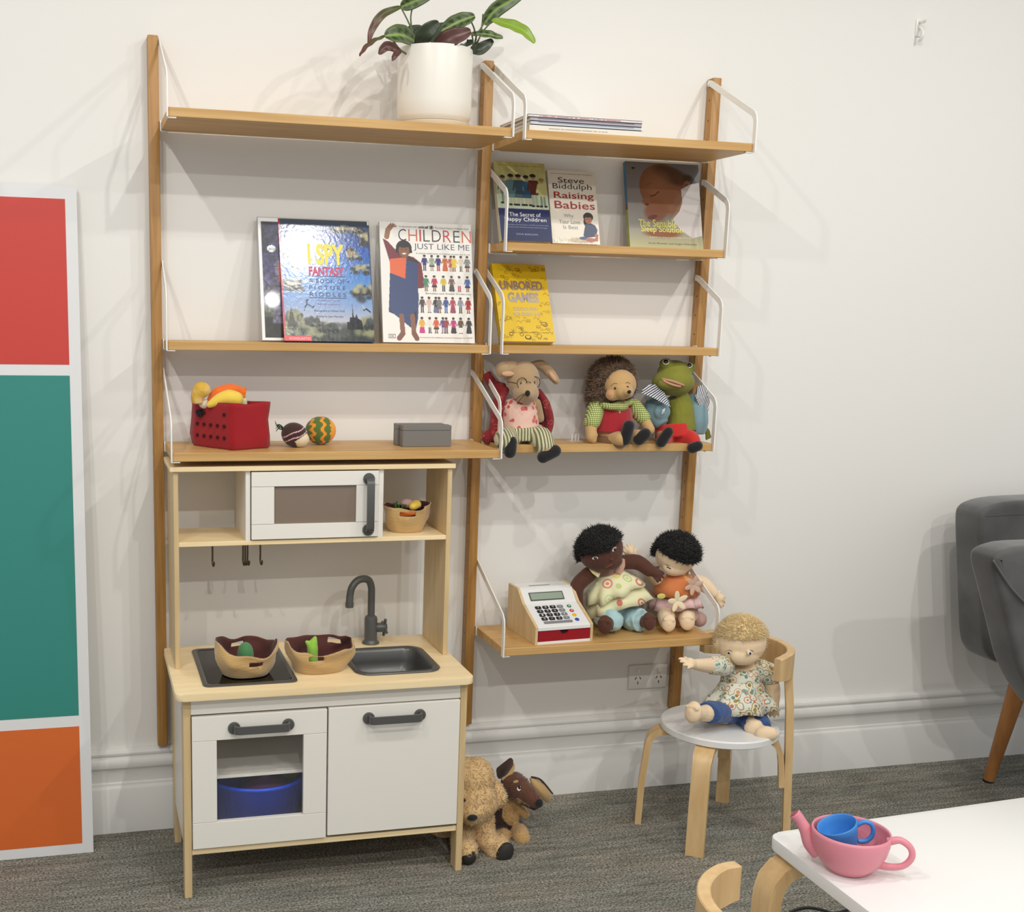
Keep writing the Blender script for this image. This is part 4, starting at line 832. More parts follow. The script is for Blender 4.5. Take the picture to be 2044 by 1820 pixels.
for k in range(5):
    a_ = -.9 + k * .45; bm = nb(); b0 = cc + V((-.026, .0, .014)); tube(bm, [b0, b0 + V((-.012, -.002 + .004 * (k - 2), .006 + .006 * math.sin(k))), b0 + V((-.022, -.004 + .004 * (k - 2), -.004 + .006 * k))], [.003, .003, .001], 8, flat=.5); obj('green_leaf', bm, mat('felt_green_dark', (36, 70, 44), .9), t, smooth=True)
# striped pumpkin toy
pc = P(640, 860, -.115); cc = V((pc.x, pc.y, zb + .0355))
t = thing('toy_pumpkin', 'round orange toy pumpkin with zigzag green stripes', 'toy food', (cc.x, cc.y, zb), 'toy food'); bm = nb(); ell(bm, cc, (.039, .036, .0355), seg=28)
def pumpk(p):
    q = p - cc; f = (q.x + .012) / .016; ph = math.atan2(q.z, -q.y); s = abs(((f + .22 * math.sin(ph * 9)) % 1.6) - .8)
    if q.x > .021 + .004 * math.sin(ph * 9): return (240, 160, 42)
    return (236, 150, 44) if s < .26 else (84, 112, 46)
soft('pumpkin_body', bm, M_vc, t, .0022, 3, pumpk)
# two grey boxes
for i, (dx, dy, lab) in enumerate(((-.006, .036, 'grey oblong box standing behind the other one on the deep shelf'), (0, 0, 'grey oblong box in front of its twin on the deep shelf'))):
    p0 = V((.590 + dx, -.186 + dy, zb)); t = thing('small_box', lab, 'box', p0 + V((.063, .016, 0)), 'grey boxes on the deep shelf')
    bm = nb(); box(bm, p0.x, p0.x + .127, p0.y, p0.y + .034, zb, zb + .0405, .0012, 1); obj('box_body', bm, mat('grey_box', (118, 116, 112), .45), t)
    bm = nb(); box(bm, p0.x, p0.x + .127, p0.y, p0.y + .034, zb + .0408, zb + .0535, .0012, 1); obj('lid', bm, mat('grey_box'), t)
# ------------------------------------------------------------------ corduroy baskets with toy vegetables
def cord():
    m = mat('tan_corduroy', (206, 168, 104), .95, sheen=.5); nt = m.node_tree; b = nt.nodes['Principled BSDF']; tc = nt.nodes.new('ShaderNodeTexCoord')
    wv = nt.nodes.new('ShaderNodeTexWave'); wv.bands_direction = 'Z'; wv.inputs['Scale'].default_value = 90; wv.inputs['Distortion'].default_value = .6
    r = nt.nodes.new('ShaderNodeValToRGB'); r.color_ramp.elements[0].color = rgba((176, 138, 80)); r.color_ramp.elements[1].color = rgba((216, 182, 122)); nt.links.new(tc.outputs['Object'], wv.inputs['Vector']); nt.links.new(wv.outputs['Fac'], r.inputs[0]); nt.links.new(r.outputs[0], b.inputs['Base Color'])
    bp = nt.nodes.new('ShaderNodeBump'); bp.inputs['Strength'].default_value = .5; bp.inputs['Distance'].default_value = .0012; nt.links.new(wv.outputs['Fac'], bp.inputs['Height']); nt.links.new(bp.outputs[0], b.inputs['Normal']); return m
M_cord = cord(); M_lining = mat('brown_lining', (84, 40, 34), .9, sheen=.2)
def basket(label, c, R1, R2, h, yaw, rimf, slots, rb=.72, group='corduroy baskets'):
    """c base centre; R1,R2 rim radii; rimf(theta) rim height factor; slots: (theta, z)"""
    c = V(c); t = thing('fabric_basket', label, 'basket', c, group); n = 56; rot = Matrix.Rotation(yaw, 3, 'Z')
    def ring(f, off, zadd=0):
        out = []
        for k in range(n):
            a_ = 2 * PI * k / n; q = rb + (1 - rb) * math.sin(min(1, f * 1.25) * PI / 2) + .03 * math.sin(3 * a_ + 5 * f) * f; wr = 1 + .018 * math.sin(5 * a_ + 9 * f)
            out.append(c + rot @ V((math.cos(a_) * (R1 * q * wr - off), math.sin(a_) * (R2 * q * wr - off), h * f * (rimf(a_) if f > .3 else 1 + (rimf(a_) - 1) * f / .3) + zadd)) + noise.noise_vector(V((math.cos(a_) * 1.6 + label.__len__(), math.sin(a_) * 1.6, f * 2.2))) * .0125 * min(1, f * 1.5))
        return out
    fs = [0, .02, .08, .2, .35, .5, .65, .8, .92, 1.0]
    parts = []
    for nm, o0, o1, m, z0 in (('shell', 0, .0022, M_cord, 0), ('lining', .0024, .0042, M_lining, .0024)):
        rings = [[c + (p - c) * .75 for p in ring(0, o0, z0)]] + [ring(f, o0, z0 if f < .1 else 0) for f in fs] + [ring(f, o1, (.003 if nm == 'shell' else .004) if f < .1 else 0) for f in fs[::-1]]
        rings.append([c + (p - c) * .75 for p in ring(0, o1, z0 + .003)])
        bm = nb(); loft(bm, rings, True, True, True); o = obj(nm, bm, m, t, smooth=True); parts.append(o)
    for th, zf, w_, hh in slots:
        d = rot @ V((math.cos(th), math.sin(th), 0)); s = V((-d.y, d.x, 0)); pr = c + rot @ V((math.cos(th) * R1, math.sin(th) * R2, h * zf * rimf(th)))
        cb = nb(); prism(cb, rrect(0, 0, w_, hh, .002, 2), lambda u, v, dd, pr=pr, d=d, s=s: pr + s * u + V((0, 0, v)) + d * dd, -.02, .02); cut = obj('cut', cb, M_cord)
        for o in parts:
            md = o.modifiers.new('b', 'BOOLEAN'); md.operation = 'DIFFERENCE'; md.object = cut; md.solver = 'EXACT'; bake(o)
        bpy.data.objects.remove(cut)
    return t
zc = kz + .0045
b1 = V((.180, -.318, zc)); basket('tan corduroy basket on the hob with a green toy vegetable', b1, .077, .064, .070, .1, lambda a_: 1.0 + .13 * math.cos(2 * a_ + .1) + .12 * math.cos(a_ - 2.2), [(-PI / 2 + .15, .66, .034, .011), (PI / 2 + .1, .80, .034, .011)])
b2 = V((.362, -.312, kz + .0006)); basket('wide tan corduroy basket between the hob and the sink', b2, .087, .056, .068, .15, lambda a_: 1.0 + .12 * math.cos(2 * a_ + .3) - .10 * math.sin(a_ + .1) * -1, [(-PI / 2 - .35, .80, .036, .012), (PI / 2 - .65, .82, .036, .012)])
b3 = V((.608, -.170, .8180)); basket('tan corduroy basket in the right cubby of the hutch', b3, .060, .052, .066, .1, lambda a_: 1.0 + .07 * math.cos(2 * a_ + .2), [(-PI / 2 - .25, .80, .040, .011)])
GR = FB((74, 132, 80), 'green_cloth'); LG = FB((150, 200, 70), 'lime_cloth')
toy('toy_avocado', 'rounded green toy vegetable inside the basket on the hob', 'toy food', [lambda b: ell(b, b1 + V((-.002, -.004, .046)), (.020, .020, .031))], GR)
toy('toy_lettuce', 'light green toy leaf in the wide basket between hob and sink', 'toy food', [lambda b: capsule(b, [b2 + V((-.018, .0, .012)), b2 + V((-.020, .002, .055)), b2 + V((-.014, .002, .078))], [.012, .014, .006]), lambda b: capsule(b, [b2 + V((-.022, .0, .05)), b2 + V((-.034, .002, .070))], [.008, .005])], LG)
toy('toy_carrot', 'orange toy carrot seen through the slot of the hutch basket', 'toy food', [lambda b: capsule(b, [b3 + V((-.034, -.022, .045)), b3 + V((.012, -.026, .048))], [.012, .008])], mat('orange_cloth'))
toy('toy_lemon', 'small yellow toy lemon in the hutch basket', 'toy food', [lambda b: ell(b, b3 + V((.026, 0, .066)), (.014, .013, .012)), lambda b: ell(b, b3 + V((.016, -.005, .062)), (.012, .012, .011))], mat('yellow_cloth'))
toy('toy_radish', 'pale pink toy radish behind the lemon in the hutch basket', 'toy food', [lambda b: ell(b, b3 + V((.006, .016, .066)), (.018, .014, .013))], FB((206, 168, 160), 'pink_cloth_food'))
t = thing('toy_greens', 'tuft of green felt leaves at the left of the hutch basket', 'toy food', b3 + V((-.03, 0, .03)), 'toy food')
for k in range(6):
    bm = nb(); a_ = k * 1.05; b0 = b3 + V((-.030 + .004 * k, .004, .045)); tube(bm, [b0, b0 + V((.006 * math.cos(a_) - .004, .004 * math.sin(a_), .018)), b0 + V((.014 * math.cos(a_) + .002 * k - .006, .006 * math.sin(a_), .030 - .002 * k))], [.003, .006, .002], 8, flat=.4); obj('leaf', bm, mat('felt_green', (62, 108, 50), .9), t, smooth=True)
# ------------------------------------------------------------------ soft toys and dolls
def headbasis(look, roll=0):
    f = V(look).normalized(); r_ = f.cross(V((0, 0, 1))).normalized(); u = r_.cross(f).normalized()
    q = Matrix.Rotation(math.radians(roll), 3, f); r_, u = q @ r_, q @ u
    return Matrix((r_, f, u)).transposed()      # columns: right, forward, up
def surf(c, rad, B_, az, el, k=1.0):
    """point and normal on an ellipsoid head; az to its right, el up (degrees)"""
    a_, e_ = math.radians(az), math.radians(el); d = V((math.sin(a_) * math.cos(e_), math.cos(a_) * math.cos(e_), math.sin(e_)))
    p = V((d.x * rad[0], d.y * rad[1], d.z * rad[2])) * k; n = V((d.x / rad[0], d.y / rad[1], d.z / rad[2])).normalized()
    return V(c) + B_ @ p, (B_ @ n).normalized()
def disc(bm, p, n, up, rx, ry, th=.0012):
    n = n.normalized(); r_ = V(up).cross(n).normalized(); u = n.cross(r_).normalized(); M_ = Matrix((r_, u, n)).transposed()
    ell(bm, p, (rx, ry, th), seg=16, basis=M_)
def project_up(o, p0, dirn):
    """snap a point to the surface of object o along dirn (world)"""
    inv = o.matrix_world.inverted() if False else Matrix.Translation(-wloc(o)); h, loc, nn, _ = o.ray_cast(inv @ V(p0), V(dirn).normalized())
    return (loc + wloc(o), nn) if h else (V(p0), -V(dirn))
def on_face(o, px, py, nm=None):
    """point of the toy's surface seen at a photo pixel"""
    d = (at(px, py, 0) - CAM).normalized(); s = CAM + d * 1.2
    h, loc, nn, _ = o.ray_cast(s - wloc(o), d)
    return (loc + wloc(o), nn) if h else None
def feature(name, o, px, py, rx, ry, m, parent, rot=0, th=.0012, lift=.0003, label=None):
    r_ = on_face(o, px, py)
    if r_ is None: return None
    p, n = r_; bm = nb(); u = Matrix.Rotation(math.radians(rot), 3, n) @ V((0, 0, 1)); disc(bm, p + n * lift, n, u, rx, ry, th)
    return obj(name, bm, m, parent, smooth=True, label=label)
def stitch(name, o, pts, rad, m, parent):
    q = [on_face(o, a_, b_) for a_, b_ in pts]; q = [a_[0] + a_[1] * rad * .4 for a_ in q if a_]
    if len(q) < 2: return None
    bm = nb(); tube(bm, q, rad, 6, 4); return obj(name, bm, m, parent, smooth=True)
def hand(bm, wrist, dirn, palm_up, s, spread=1.0, curl=.35, thumb=1):
    """mitten-size doll hand with palm, four fingers and a thumb"""
    d = V(dirn).normalized(); n = V(palm_up); n = (n - d * n.dot(d)).normalized(); r_ = d.cross(n).normalized(); w0 = V(wrist)
    capsule(bm, [w0, w0 + d * s * .55], [s * .26, s * .34]); pc_ = w0 + d * s * .5
    for k, (off, ln) in enumerate(((-.30, .42), (-.10, .52), (.10, .50), (.29, .40))):
        b0 = pc_ + r_ * off * s + d * s * .12; dd = (d + r_ * off * spread * .9 - n * curl * .3).normalized(); capsule(bm, [b0, b0 + dd * ln * s * .6, b0 + dd * ln * s - n * curl * ln * s * .5], [s * .115, s * .105, s * .09], 8, 3)
    b0 = w0 + d * s * .22 + r_ * thumb * s * .22; capsule(bm, [b0, b0 + (r_ * thumb * .8 + d * .6).normalized() * s * .38], [s * .13, s * .10], 8, 3)
def skirt(bm, c, axis, side, rings, n=72, waves=9, amp=.12, thick=.0016, seed=0, arcf=None):
    """gathered cloth tier: rings (distance down, rx, ry, wave) around an axis"""
    ax = V(axis).normalized(); s1 = V(side); s1 = (s1 - ax * s1.dot(ax)).normalized(); s2 = ax.cross(s1); rnd = random.Random(seed); ph = [rnd.uniform(0, 6.28) for _ in range(4)]; c = V(c)
    def ring(h, rx, ry, wv, off):
        out = []
        for k in range(n):
            a_ = 2 * PI * k / n; f = 1 + wv * amp * (math.sin(waves * a_ + ph[0]) + .5 * math.sin(waves * 1.7 * a_ // 1 * 0 + (waves + 3) * a_ + ph[1]))
            out.append(c + ax * (h + wv * .006 * math.sin(2 * a_ + ph[2]) + wv * .003 * math.sin(waves * a_ + ph[3])) + s1 * math.cos(a_) * (rx * f - off) + s2 * math.sin(a_) * (ry * f - off))
        return out
    loft(bm, [ring(*r_, 0) for r_ in rings] + [ring(*r_, thick) for r_ in rings[::-1]], True, False, False)
    # close the top rim
def R_(*a_): return at(*a_)
M_thread = mat('dark_thread', (48, 32, 26), .7); M_eye = mat('eye_dark', (24, 16, 14), .25); M_eyew = mat('eye_white', (228, 224, 214), .4)
M_blackfelt = mat('black_shoe_felt', (16, 16, 18), .9, sheen=.3)
G3 = 'dressed animal toys on the shelf'
# ======== mouse
zs = 1.0330
t = thing('mouse_toy', 'plush mouse in round glasses, pink flowered top and striped trousers', 'soft toy', (.945, -.10, zs), G3)
M_mouse = mat('mouse_plush', (176, 146, 108), .95, sheen=.6, bump=(350, .6, .002)); MI = mat('mouse_ear_inner', (206, 164, 124), .9, sheen=.4)
bm = nb(); 
hd = at(1044, 757, -.115)
ell(bm, hd, (.044, .042, .050), (0, -8, 0)); ell(bm, at(1050, 784, -.145), (.034, .034, .028)); ell(bm, at(1053, 787, -.165), (.020, .020, .016))
tube(bm, [at(1042, 800, -.10), at(1036, 830, -.09), at(1040, 872, -.09)], [.026, .042, .048], 16)       # torso
capsule(bm, [at(1070, 805, -.11), at(1078, 835, -.10)], [.014, .012])
capsule(bm, [at(1025, 878, -.10), at(1010, 872, -.15), at(1018, 890, -.19)], [.026, .025, .018]); capsule(bm, [at(1060, 878, -.10), at(1078, 872, -.15), at(1092, 898, -.19)], [.027, .026, .018])
mb = soft('mouse_body', bm, M_mouse, t, .003, 8); bm = nb()
for nm, pts, rad, flat in (('ear', [at(1038, 738, -.11), at(1020, 733, -.115), at(1004, 738, -.12)], [.012, .021, .021], .45), ('ear', [at(1062, 728, -.10), at(1080, 728, -.10), at(1096, 742, -.11), at(1110, 760, -.12)], [.008, .014, .014, .010], .5)):
    bm = nb(); capsule(bm, pts, rad); e = soft('ear', bm, M_mouse, t, .003, 4)
    bm = nb(); 
    if rad[1] > .018: ell(bm, at(1014, 746, -.138), (.017, .004, .007))
    else: ell(bm, at(1104, 752, -.134), (.016, .004, .006), (0, 50, 0))
    obj('ear_lining', bm, MI, e, smooth=True)
bm = nb(); ell(bm, at(1053, 785, -.186), (.007, .007, .008)); obj('nose', bm, M_blackfelt, t, smooth=True)
for cx_, cy_ in ((1041, 765), (1068, 763)):
    bm = nb(); q = []
    pc_ = on_face(mb, cx_, cy_); pc_ = pc_[0] if pc_ else at(cx_, cy_, -.15)
    for k in range(17): a_ = 2 * PI * k / 16; q.append(pc_ + V((math.cos(a_) * .0135, -.004 if cx_ < 1060 else .0, math.sin(a_) * .0145)))
    tube(bm, q[:-1] + [q[0]], .0009, 6, 2); obj('glasses_rim', bm, M_thread, t, smooth=True)
    feature('eye', mb, cx_ - 1, cy_, .0018, .004, M_eye, t)
bm = nb(); tube(bm, [at(1050, 764, -.162), at(1055, 762, -.166), at(1060, 764, -.162)], .0009, 6); obj('glasses_bridge', bm, M_thread, t)
stitch('glasses_arm', mb, [(1031, 765), (1022, 763), (1014, 762)], .0009, M_thread, t)
for q in ([(1046, 786), (1038, 790), (1028, 800)], [(1047, 788), (1040, 795), (1033, 806)]):
    bm = nb(); tube(bm, [at(*q[0], -.178), at(*q[1], -.19), at(*q[2], -.19)], .0008, 6); obj('whisker', bm, M_thread, t)
M_pinkfl = floral_mat('pink_flower_cloth', (236, 196, 178), [(206, 96, 92), (196, 84, 84), (216, 110, 100)], 60, .60, ring=9)
bm = nb(); tube(bm, [at(1040, 802, -.10), at(1037, 818, -.10), at(1037, 850, -.095)], [.036, .047, .052], 20, flat=1); ell(bm, at(1040, 806, -.105), (.042, .032, .02))
soft('flower_top', bm, M_pinkfl, t, .003, 5)
M_trst = stripe_mat('olive_stripe_cloth', (206, 202, 172), (112, 110, 66), 40, 'X', .5)
bm = nb(); tube(bm, [at(1040, 850, -.10), at(1041, 876, -.10)], [.056, .058], 20, sub=3); capsule(bm, [at(1022, 874, -.10), at(1008, 876, -.155), at(1014, 884, -.18)], [.034, .030, .026]); capsule(bm, [at(1062, 874, -.10), at(1080, 875, -.155), at(1088, 892, -.18)], [.034, .031, .026])
soft('trousers', bm, M_trst, t, .003, 5)
for q in ([at(1020, 882, -.190), at(1018, 902, -.198)], [at(1084, 912, -.195), at(1108, 900, -.198)]):
    bm = nb(); capsule(bm, q, [.0165, .0165]); soft('shoe', bm, M_blackfelt, t, .003, 5)
M_redj = floral_mat('red_jacket_print', (132, 24, 30), [(190, 96, 96), (132, 24, 30), (172, 70, 72)], 60, .42, ring=16)
bm = nb(); tube(bm, [at(1010, 772, -.085), at(996, 800, -.085), at(990, 850, -.085), at(982, 880, -.09)], [.016, .024, .026, .022], 14, flat=.7); tube(bm, [at(1006, 776, -.09), at(985, 768, -.07), at(970, 744, -.06)], [.016, .015, .012], 12); ell(bm, at(976, 872, -.08), (.022, .018, .02))
soft('jacket_half', bm, M_redj, t, .003, 5)
bm = nb(); tube(bm, [at(1072, 778, -.085), at(1088, 806, -.09), at(1098, 840, -.10), at(1094, 872, -.11), at(1102, 882, -.115)], [.014, .022, .018, .012, .010], 14, flat=.6); ell(bm, at(1084, 850, -.08), (.016, .012, .045)); soft('jacket_half', bm, M_redj, t, .003, 5)
# ======== hedgehog
t = thing('hedgehog_toy', 'plush hedgehog with brown fur hood and red waistcoat', 'soft toy', (1.185, -.10, zs), G3)
M_hface = mat('hedgehog_face', (196, 158, 104), .85, sheen=.4)
bm = nb(); ell(bm, at(1238, 768, -.125), (.044, .036, .041)); ell(bm, at(1246, 783, -.155), (.026, .022, .018)); ell(bm, at(1252, 783, -.175), (.012, .012, .010)); ell(bm, at(1224, 788, -.138), (.022, .016, .016))
tube(bm, [at(1228, 800, -.11), at(1226, 830, -.10), at(1226, 870, -.105)], [.030, .046, .050], 16)
capsule(bm, [at(1192, 815, -.10), at(1181, 845, -.12), at(1180, 872, -.14)], [.020, .017, .014]); capsule(bm, [at(1268, 815, -.10), at(1286, 838, -.13), at(1298, 858, -.155)], [.018, .015, .013]); capsule(bm, [at(1183, 868, -.14), at(1184, 878, -.142)], [.013, .010]); ell(bm, at(1190, 868, -.146), (.005, .005, .007))
capsule(bm, [at(1215, 878, -.11), at(1238, 876, -.17)], [.028, .02]); capsule(bm, [at(1250, 876, -.11), at(1275, 872, -.17)], [.028, .02])
hb = soft('hedgehog_body', bm, M_hface, t, .003, 6)
bm = nb(); ell(bm, at(1222, 760, -.085), (.060, .046, .058)); ell(bm, at(1205, 790, -.09), (.042, .036, .040)); 
hood = soft('fur_hood', bm, mat('hedgehog_fur', (112, 86, 62), .9, attr='Col', sheen=.3), t, .005, 4, lambda p: (142, 110, 80) if noise.noise(p * 90) > -.1 else (92, 66, 48))
fc = at(1239, 774, -.125)
add_fur(hood, 6500, .017, .0012, (0, 0, -.3), .75, where=lambda c_, n_: (c_ + wloc(hood) - fc).length > .046 or c_.y > .02, col_attr=True, seed=2)
for a_, b_ in ((1228, 775), (1253, 772)): feature('eye', hb, a_, b_, .0032, .0036, mat('eye_brown', (70, 40, 26), .3), t); feature('eye_pupil', hb, a_, b_, .0016, .0018, M_eye, t, th=.002)
feature('cheek', hb, 1217, 787, .005, .005, mat('cheek_pink', (214, 140, 116), .9), t); bm = nb(); ell(bm, at(1256, 782, -.188), (.0055, .005, .0048)); obj('nose', bm, M_blackfelt, t, smooth=True)
stitch('mouth', hb, [(1226, 794), (1232, 799), (1240, 798)], .0008, M_thread, t)
for q in ([(1220, 770), (1226, 765), (1232, 766)], [(1249, 765), (1253, 763), (1257, 766)]): stitch('eyebrow', hb, q, .0006, M_thread, t)
M_check = check_mat('green_check_cloth', (222, 218, 160), (120, 138, 62), 62)
bm = nb(); tube(bm, [at(1196, 806, -.11), at(1225, 812, -.145), at(1262, 802, -.12)], [.012, .012, .010], 10, flat=.8); ell(bm, at(1235, 812, -.135), (.026, .02, .014)); soft('shirt_collar', bm, M_check, t, .003, 4)
for q, r2 in (([at(1192, 812, -.10), at(1182, 842, -.122)], [.026, .023]), ([at(1266, 812, -.105), at(1284, 834, -.13)], [.022, .020])):
    bm = nb(); capsule(bm, q, r2); soft('shirt_sleeve', bm, M_check, t, .003, 4)
M_vest = mat('red_waistcoat', (162, 24, 36), .9, sheen=.4, bump=(500, .3, .001))
bm = nb(); tube(bm, [at(1226, 812, -.10), at(1224, 835, -.10), at(1222, 866, -.105)], [.045, .053, .056], 20); ell(bm, at(1198, 812, -.10), (.024, .02, .016)); ell(bm, at(1252, 812, -.10), (.024, .02, .014)); vest = soft('waistcoat', bm, M_vest, t, .003, 4)
bm = nb(); f0 = lambda px, py: (on_face(vest, px, py) or (at(px, py, -.155), V((0, -1, 0))))
q = [f0(*a_)[0] + f0(*a_)[1] * .003 for a_ in ((1218, 812), (1256, 812), (1236, 826))]; c_ = f0(1237, 816); vs_ = [bm.verts.new(a_) for a_ in q]; vc_ = bm.verts.new(c_[0] + c_[1] * .006)
for i in range(3): bm.faces.new((vs_[i], vs_[(i + 1) % 3], vc_))
obj('shirt_front', bm, M_check, t)
M_brown = mat('brown_trouser_cloth', (128, 92, 56), .9, sheen=.4)
bm = nb(); tube(bm, [at(1226, 866, -.10), at(1228, 884, -.11)], [.050, .046], 16, sub=3); capsule(bm, [at(1208, 880, -.11), at(1238, 880, -.165)], [.026, .020]); capsule(bm, [at(1248, 874, -.11), at(1274, 870, -.165)], [.026, .018]); soft('trousers', bm, M_brown, t, .003, 5)
for q in ([at(1248, 876, -.178), at(1255, 850, -.185)], [at(1276, 876, -.178), at(1288, 866, -.186)]):
    bm = nb(); capsule(bm, q, [.017, .016]); soft('shoe', bm, M_blackfelt, t, .003, 5)
# ======== frog
t = thing('frog_toy', 'green plush frog with striped lapels, blue coat and red trousers', 'soft toy', (1.37, -.10, zs), G3)
M_frog = mat('frog_velour', (132, 132, 42), .85, sheen=.15, vary=((14, 14, 14), (110, 112, 34), .35, .7))
bm = nb(); ell(bm, at(1344, 762, -.115), (.060, .044, .038)); ell(bm, at(1346, 744, -.105), (.048, .040, .034)); ell(bm, at(1329, 726, -.115), (.018, .016, .015)); ell(bm, at(1377, 733, -.115), (.016, .015, .015)); ell(bm, at(1340, 766, -.145), (.040, .022, .018))
tube(bm, [at(1350, 790, -.10), at(1358, 815, -.10), at(1360, 860, -.105)], [.030, .036, .042], 16)
capsule(bm, [at(1400, 850, -.10), at(1413, 862, -.11)], [.010, .007]); 
for k in range(3): capsule(bm, [at(1412, 858, -.11), at(1410 + 4 * k, 876 - 2 * k, -.115)], [.0055, .004], 8)
capsule(bm, [at(1318, 868, -.12), at(1323, 872, -.16)], [.012, .01])
fb_ = soft('frog_body', bm, M_frog, t, .003, 6)
for a_, b_, w_ in ((1329, 722, .0075), (1376, 729, .0070)): feature('eye', fb_, a_, b_, w_ + .0015, w_ + .001, mat('frog_eye_rim', (226, 222, 200), .5), t, th=.002); feature('eye_pupil', fb_, a_, b_, w_, w_ * .9, M_eye, t, th=.004)
M_lip = mat('lip_pink', (196, 146, 118), .8)
for q, rd in (([(1321, 757), (1332, 759), (1344, 762), (1356, 766), (1364, 769)], .0034), ([(1324, 760), (1334, 765), (1346, 769), (1358, 771)], .0032)): stitch('lip', fb_, q, rd, M_lip, t)
M_bluec = mat('teal_blue_cloth', (120, 150, 158), .85, sheen=.3, bump=(30, .4, .004)); M_lap = stripe_mat('navy_stripe_cloth', (226, 224, 220), (52, 62, 92), 60, 'X', .5, rot=(0, math.radians(-55), 0)); M_lap2 = stripe_mat('navy_stripe_cloth_b', (226, 224, 220), (52, 62, 92), 60, 'X', .5, rot=(0, math.radians(-20), 0))
bm = nb(); tube(bm, [at(1316, 796, -.085), at(1308, 822, -.10), at(1322, 848, -.12)], [.032, .036, .018], 16, flat=.7); ell(bm, at(1322, 822, -.125), (.024, .012, .022)); soft('coat_half', bm, M_bluec, t, .003, 5)
bm = nb(); tube(bm, [at(1380, 790, -.085), at(1392, 812, -.105), at(1396, 842, -.115), at(1394, 866, -.115)], [.020, .029, .028, .020], 16, flat=.8); soft('coat_half', bm, M_bluec, t, .003, 5)
def clothpatch(name, pts, m, parent, th=.004):
    """thick cloth panel through px, py, Y points (closed outline)"""
    P3 = [at(*q) for q in pts]; c_ = sum(P3, V()) / len(P3); bm = nb(); n_ = V((0, -1, 0)); a_ = [bm.verts.new(p + n_ * th / 2) for p in P3]; b_ = [bm.verts.new(p - n_ * th / 2) for p in P3]; ca = bm.verts.new(c_ + n_ * (th / 2 + .003)); cb = bm.verts.new(c_ - n_ * th / 2); k = len(P3)
    for i in range(k): j = (i + 1) % k; bm.faces.new((a_[i], a_[j], ca)); bm.faces.new((b_[j], b_[i], cb)); bm.faces.new((a_[i], b_[i], b_[j], a_[j]))
    return obj(name, bm, m, parent)
clothpatch('lapel', [(1296, 768, -.122), (1306, 766, -.13), (1326, 784, -.14), (1338, 812, -.15), (1322, 804, -.15), (1304, 794, -.14), (1280, 784, -.12), (1284, 774, -.12)], M_lap, t)
clothpatch('lapel', [(1392, 772, -.115), (1402, 768, -.115), (1412, 778, -.115), (1416, 800, -.12), (1410, 836, -.12), (1400, 822, -.125), (1388, 792, -.13)], M_lap2, t)
clothpatch('coat_pocket', [(1322, 818, -.145), (1328, 814, -.145), (1326, 824, -.145), (1320, 827, -.145)], mat('pale_button', (190, 198, 200), .5), t, .002)
M_redt = mat('red_trouser_cloth', (196, 34, 28), .85, sheen=.3, bump=(40, .3, .003))
bm = nb(); tube(bm, [at(1342, 846, -.10), at(1344, 872, -.105)], [.047, .050], 18, sub=3); capsule(bm, [at(1330, 876, -.11), at(1322, 874, -.155)], [.024, .016]); capsule(bm, [at(1355, 876, -.11), at(1378, 874, -.15), at(1388, 886, -.175)], [.026, .022, .016]); soft('trousers', bm, M_redt, t, .003, 5)
for q in ([at(1320, 882, -.176), at(1334, 862, -.185)], [at(1382, 894, -.190), at(1393, 890, -.196)]):
    bm = nb(); capsule(bm, q, [.015, .014]); soft('shoe', bm, M_blackfelt, t, .003, 5)
# little clear plastic stand between mouse and hedgehog
px_ = at(1148, 876, -.09); bm = nb(); 
box(bm, px_.x - .018, px_.x + .018, -.10, -.075, zs, zs + .002); 
for dx in (-.008, .002, .010): box(bm, px_.x + dx - .002, px_.x + dx + .002, -.089, -.087, zs + .001, zs + .020)
tag(obj('clear_stand', bm, mat('clear_plastic', (240, 244, 246), .1, alpha=.35), None, origin=(px_.x, -.087, zs)), 'small clear plastic stand between the mouse toy and hedgehog toy', 'stand')
# ------------------------------------------------------------------ dolls on the lowest shelf
zd = .5163; G4 = 'cloth dolls'
def foot(bm, ankle, sole, s, toes=True, tn=None):
    """rounded doll foot; sole centre faces outwards from the ankle"""
    a_, b_ = V(ankle), V(sole); d = (b_ - a_).normalized(); u = V((0, 0, 1)); u = (u - d * u.dot(d)).normalized(); r_ = d.cross(u)
    M_ = Matrix((r_, u, d)).transposed(); ell(bm, b_ - d * s * .25, (s * .78, s * 1.0, s * .55), basis=M_); capsule(bm, [a_, b_ - d * s * .3], [s * .62, s * .66])
    if toes:
        for k in range(5): ell(bm, b_ + u * s * (.42 + .05 * math.cos(k - 2)) + r_ * s * (k - 2) * .24 + d * s * .15, s * (.17 if k else .2), seg=8)
def hair_cap(t, c, rad, B_, m, thr, n, L, wid, curl, droop=(0, 0, 0), jit=.7, name='hair', seed=3):
    """tufted hair over the part of the head where thr(local point) is true"""
    bm = nb(); vs = ell(bm, c, tuple(r_ * 1.05 for r_ in rad), seg=40, basis=B_); Bi = B_.transposed()
    kill = [v for v in vs if not thr(Vector([a_ / b_ for a_, b_ in zip(Bi @ (v.co - V(c)), rad)]))]
    bmesh.ops.delete(bm, geom=kill, context='VERTS'); bmesh.ops.solidify(bm, geom=bm.faces[:], thickness=.003)
    o = obj(name, bm, m, t, smooth=True); cc_ = V(c)
    add_fur(o, n, L, wid, droop, jit, where=lambda q, n_: (q + wloc(o) - cc_).normalized().dot(n_) > .3, curl=curl, seed=seed); return o
M_bskin = mat('brown_doll_cloth', (84, 46, 32), .85, sheen=.15); M_cskin = mat('cream_doll_cloth', (238, 212, 176), .85, sheen=.2)
M_bhair = mat('black_curly_hair', (14, 12, 12), .7, sheen=.1)
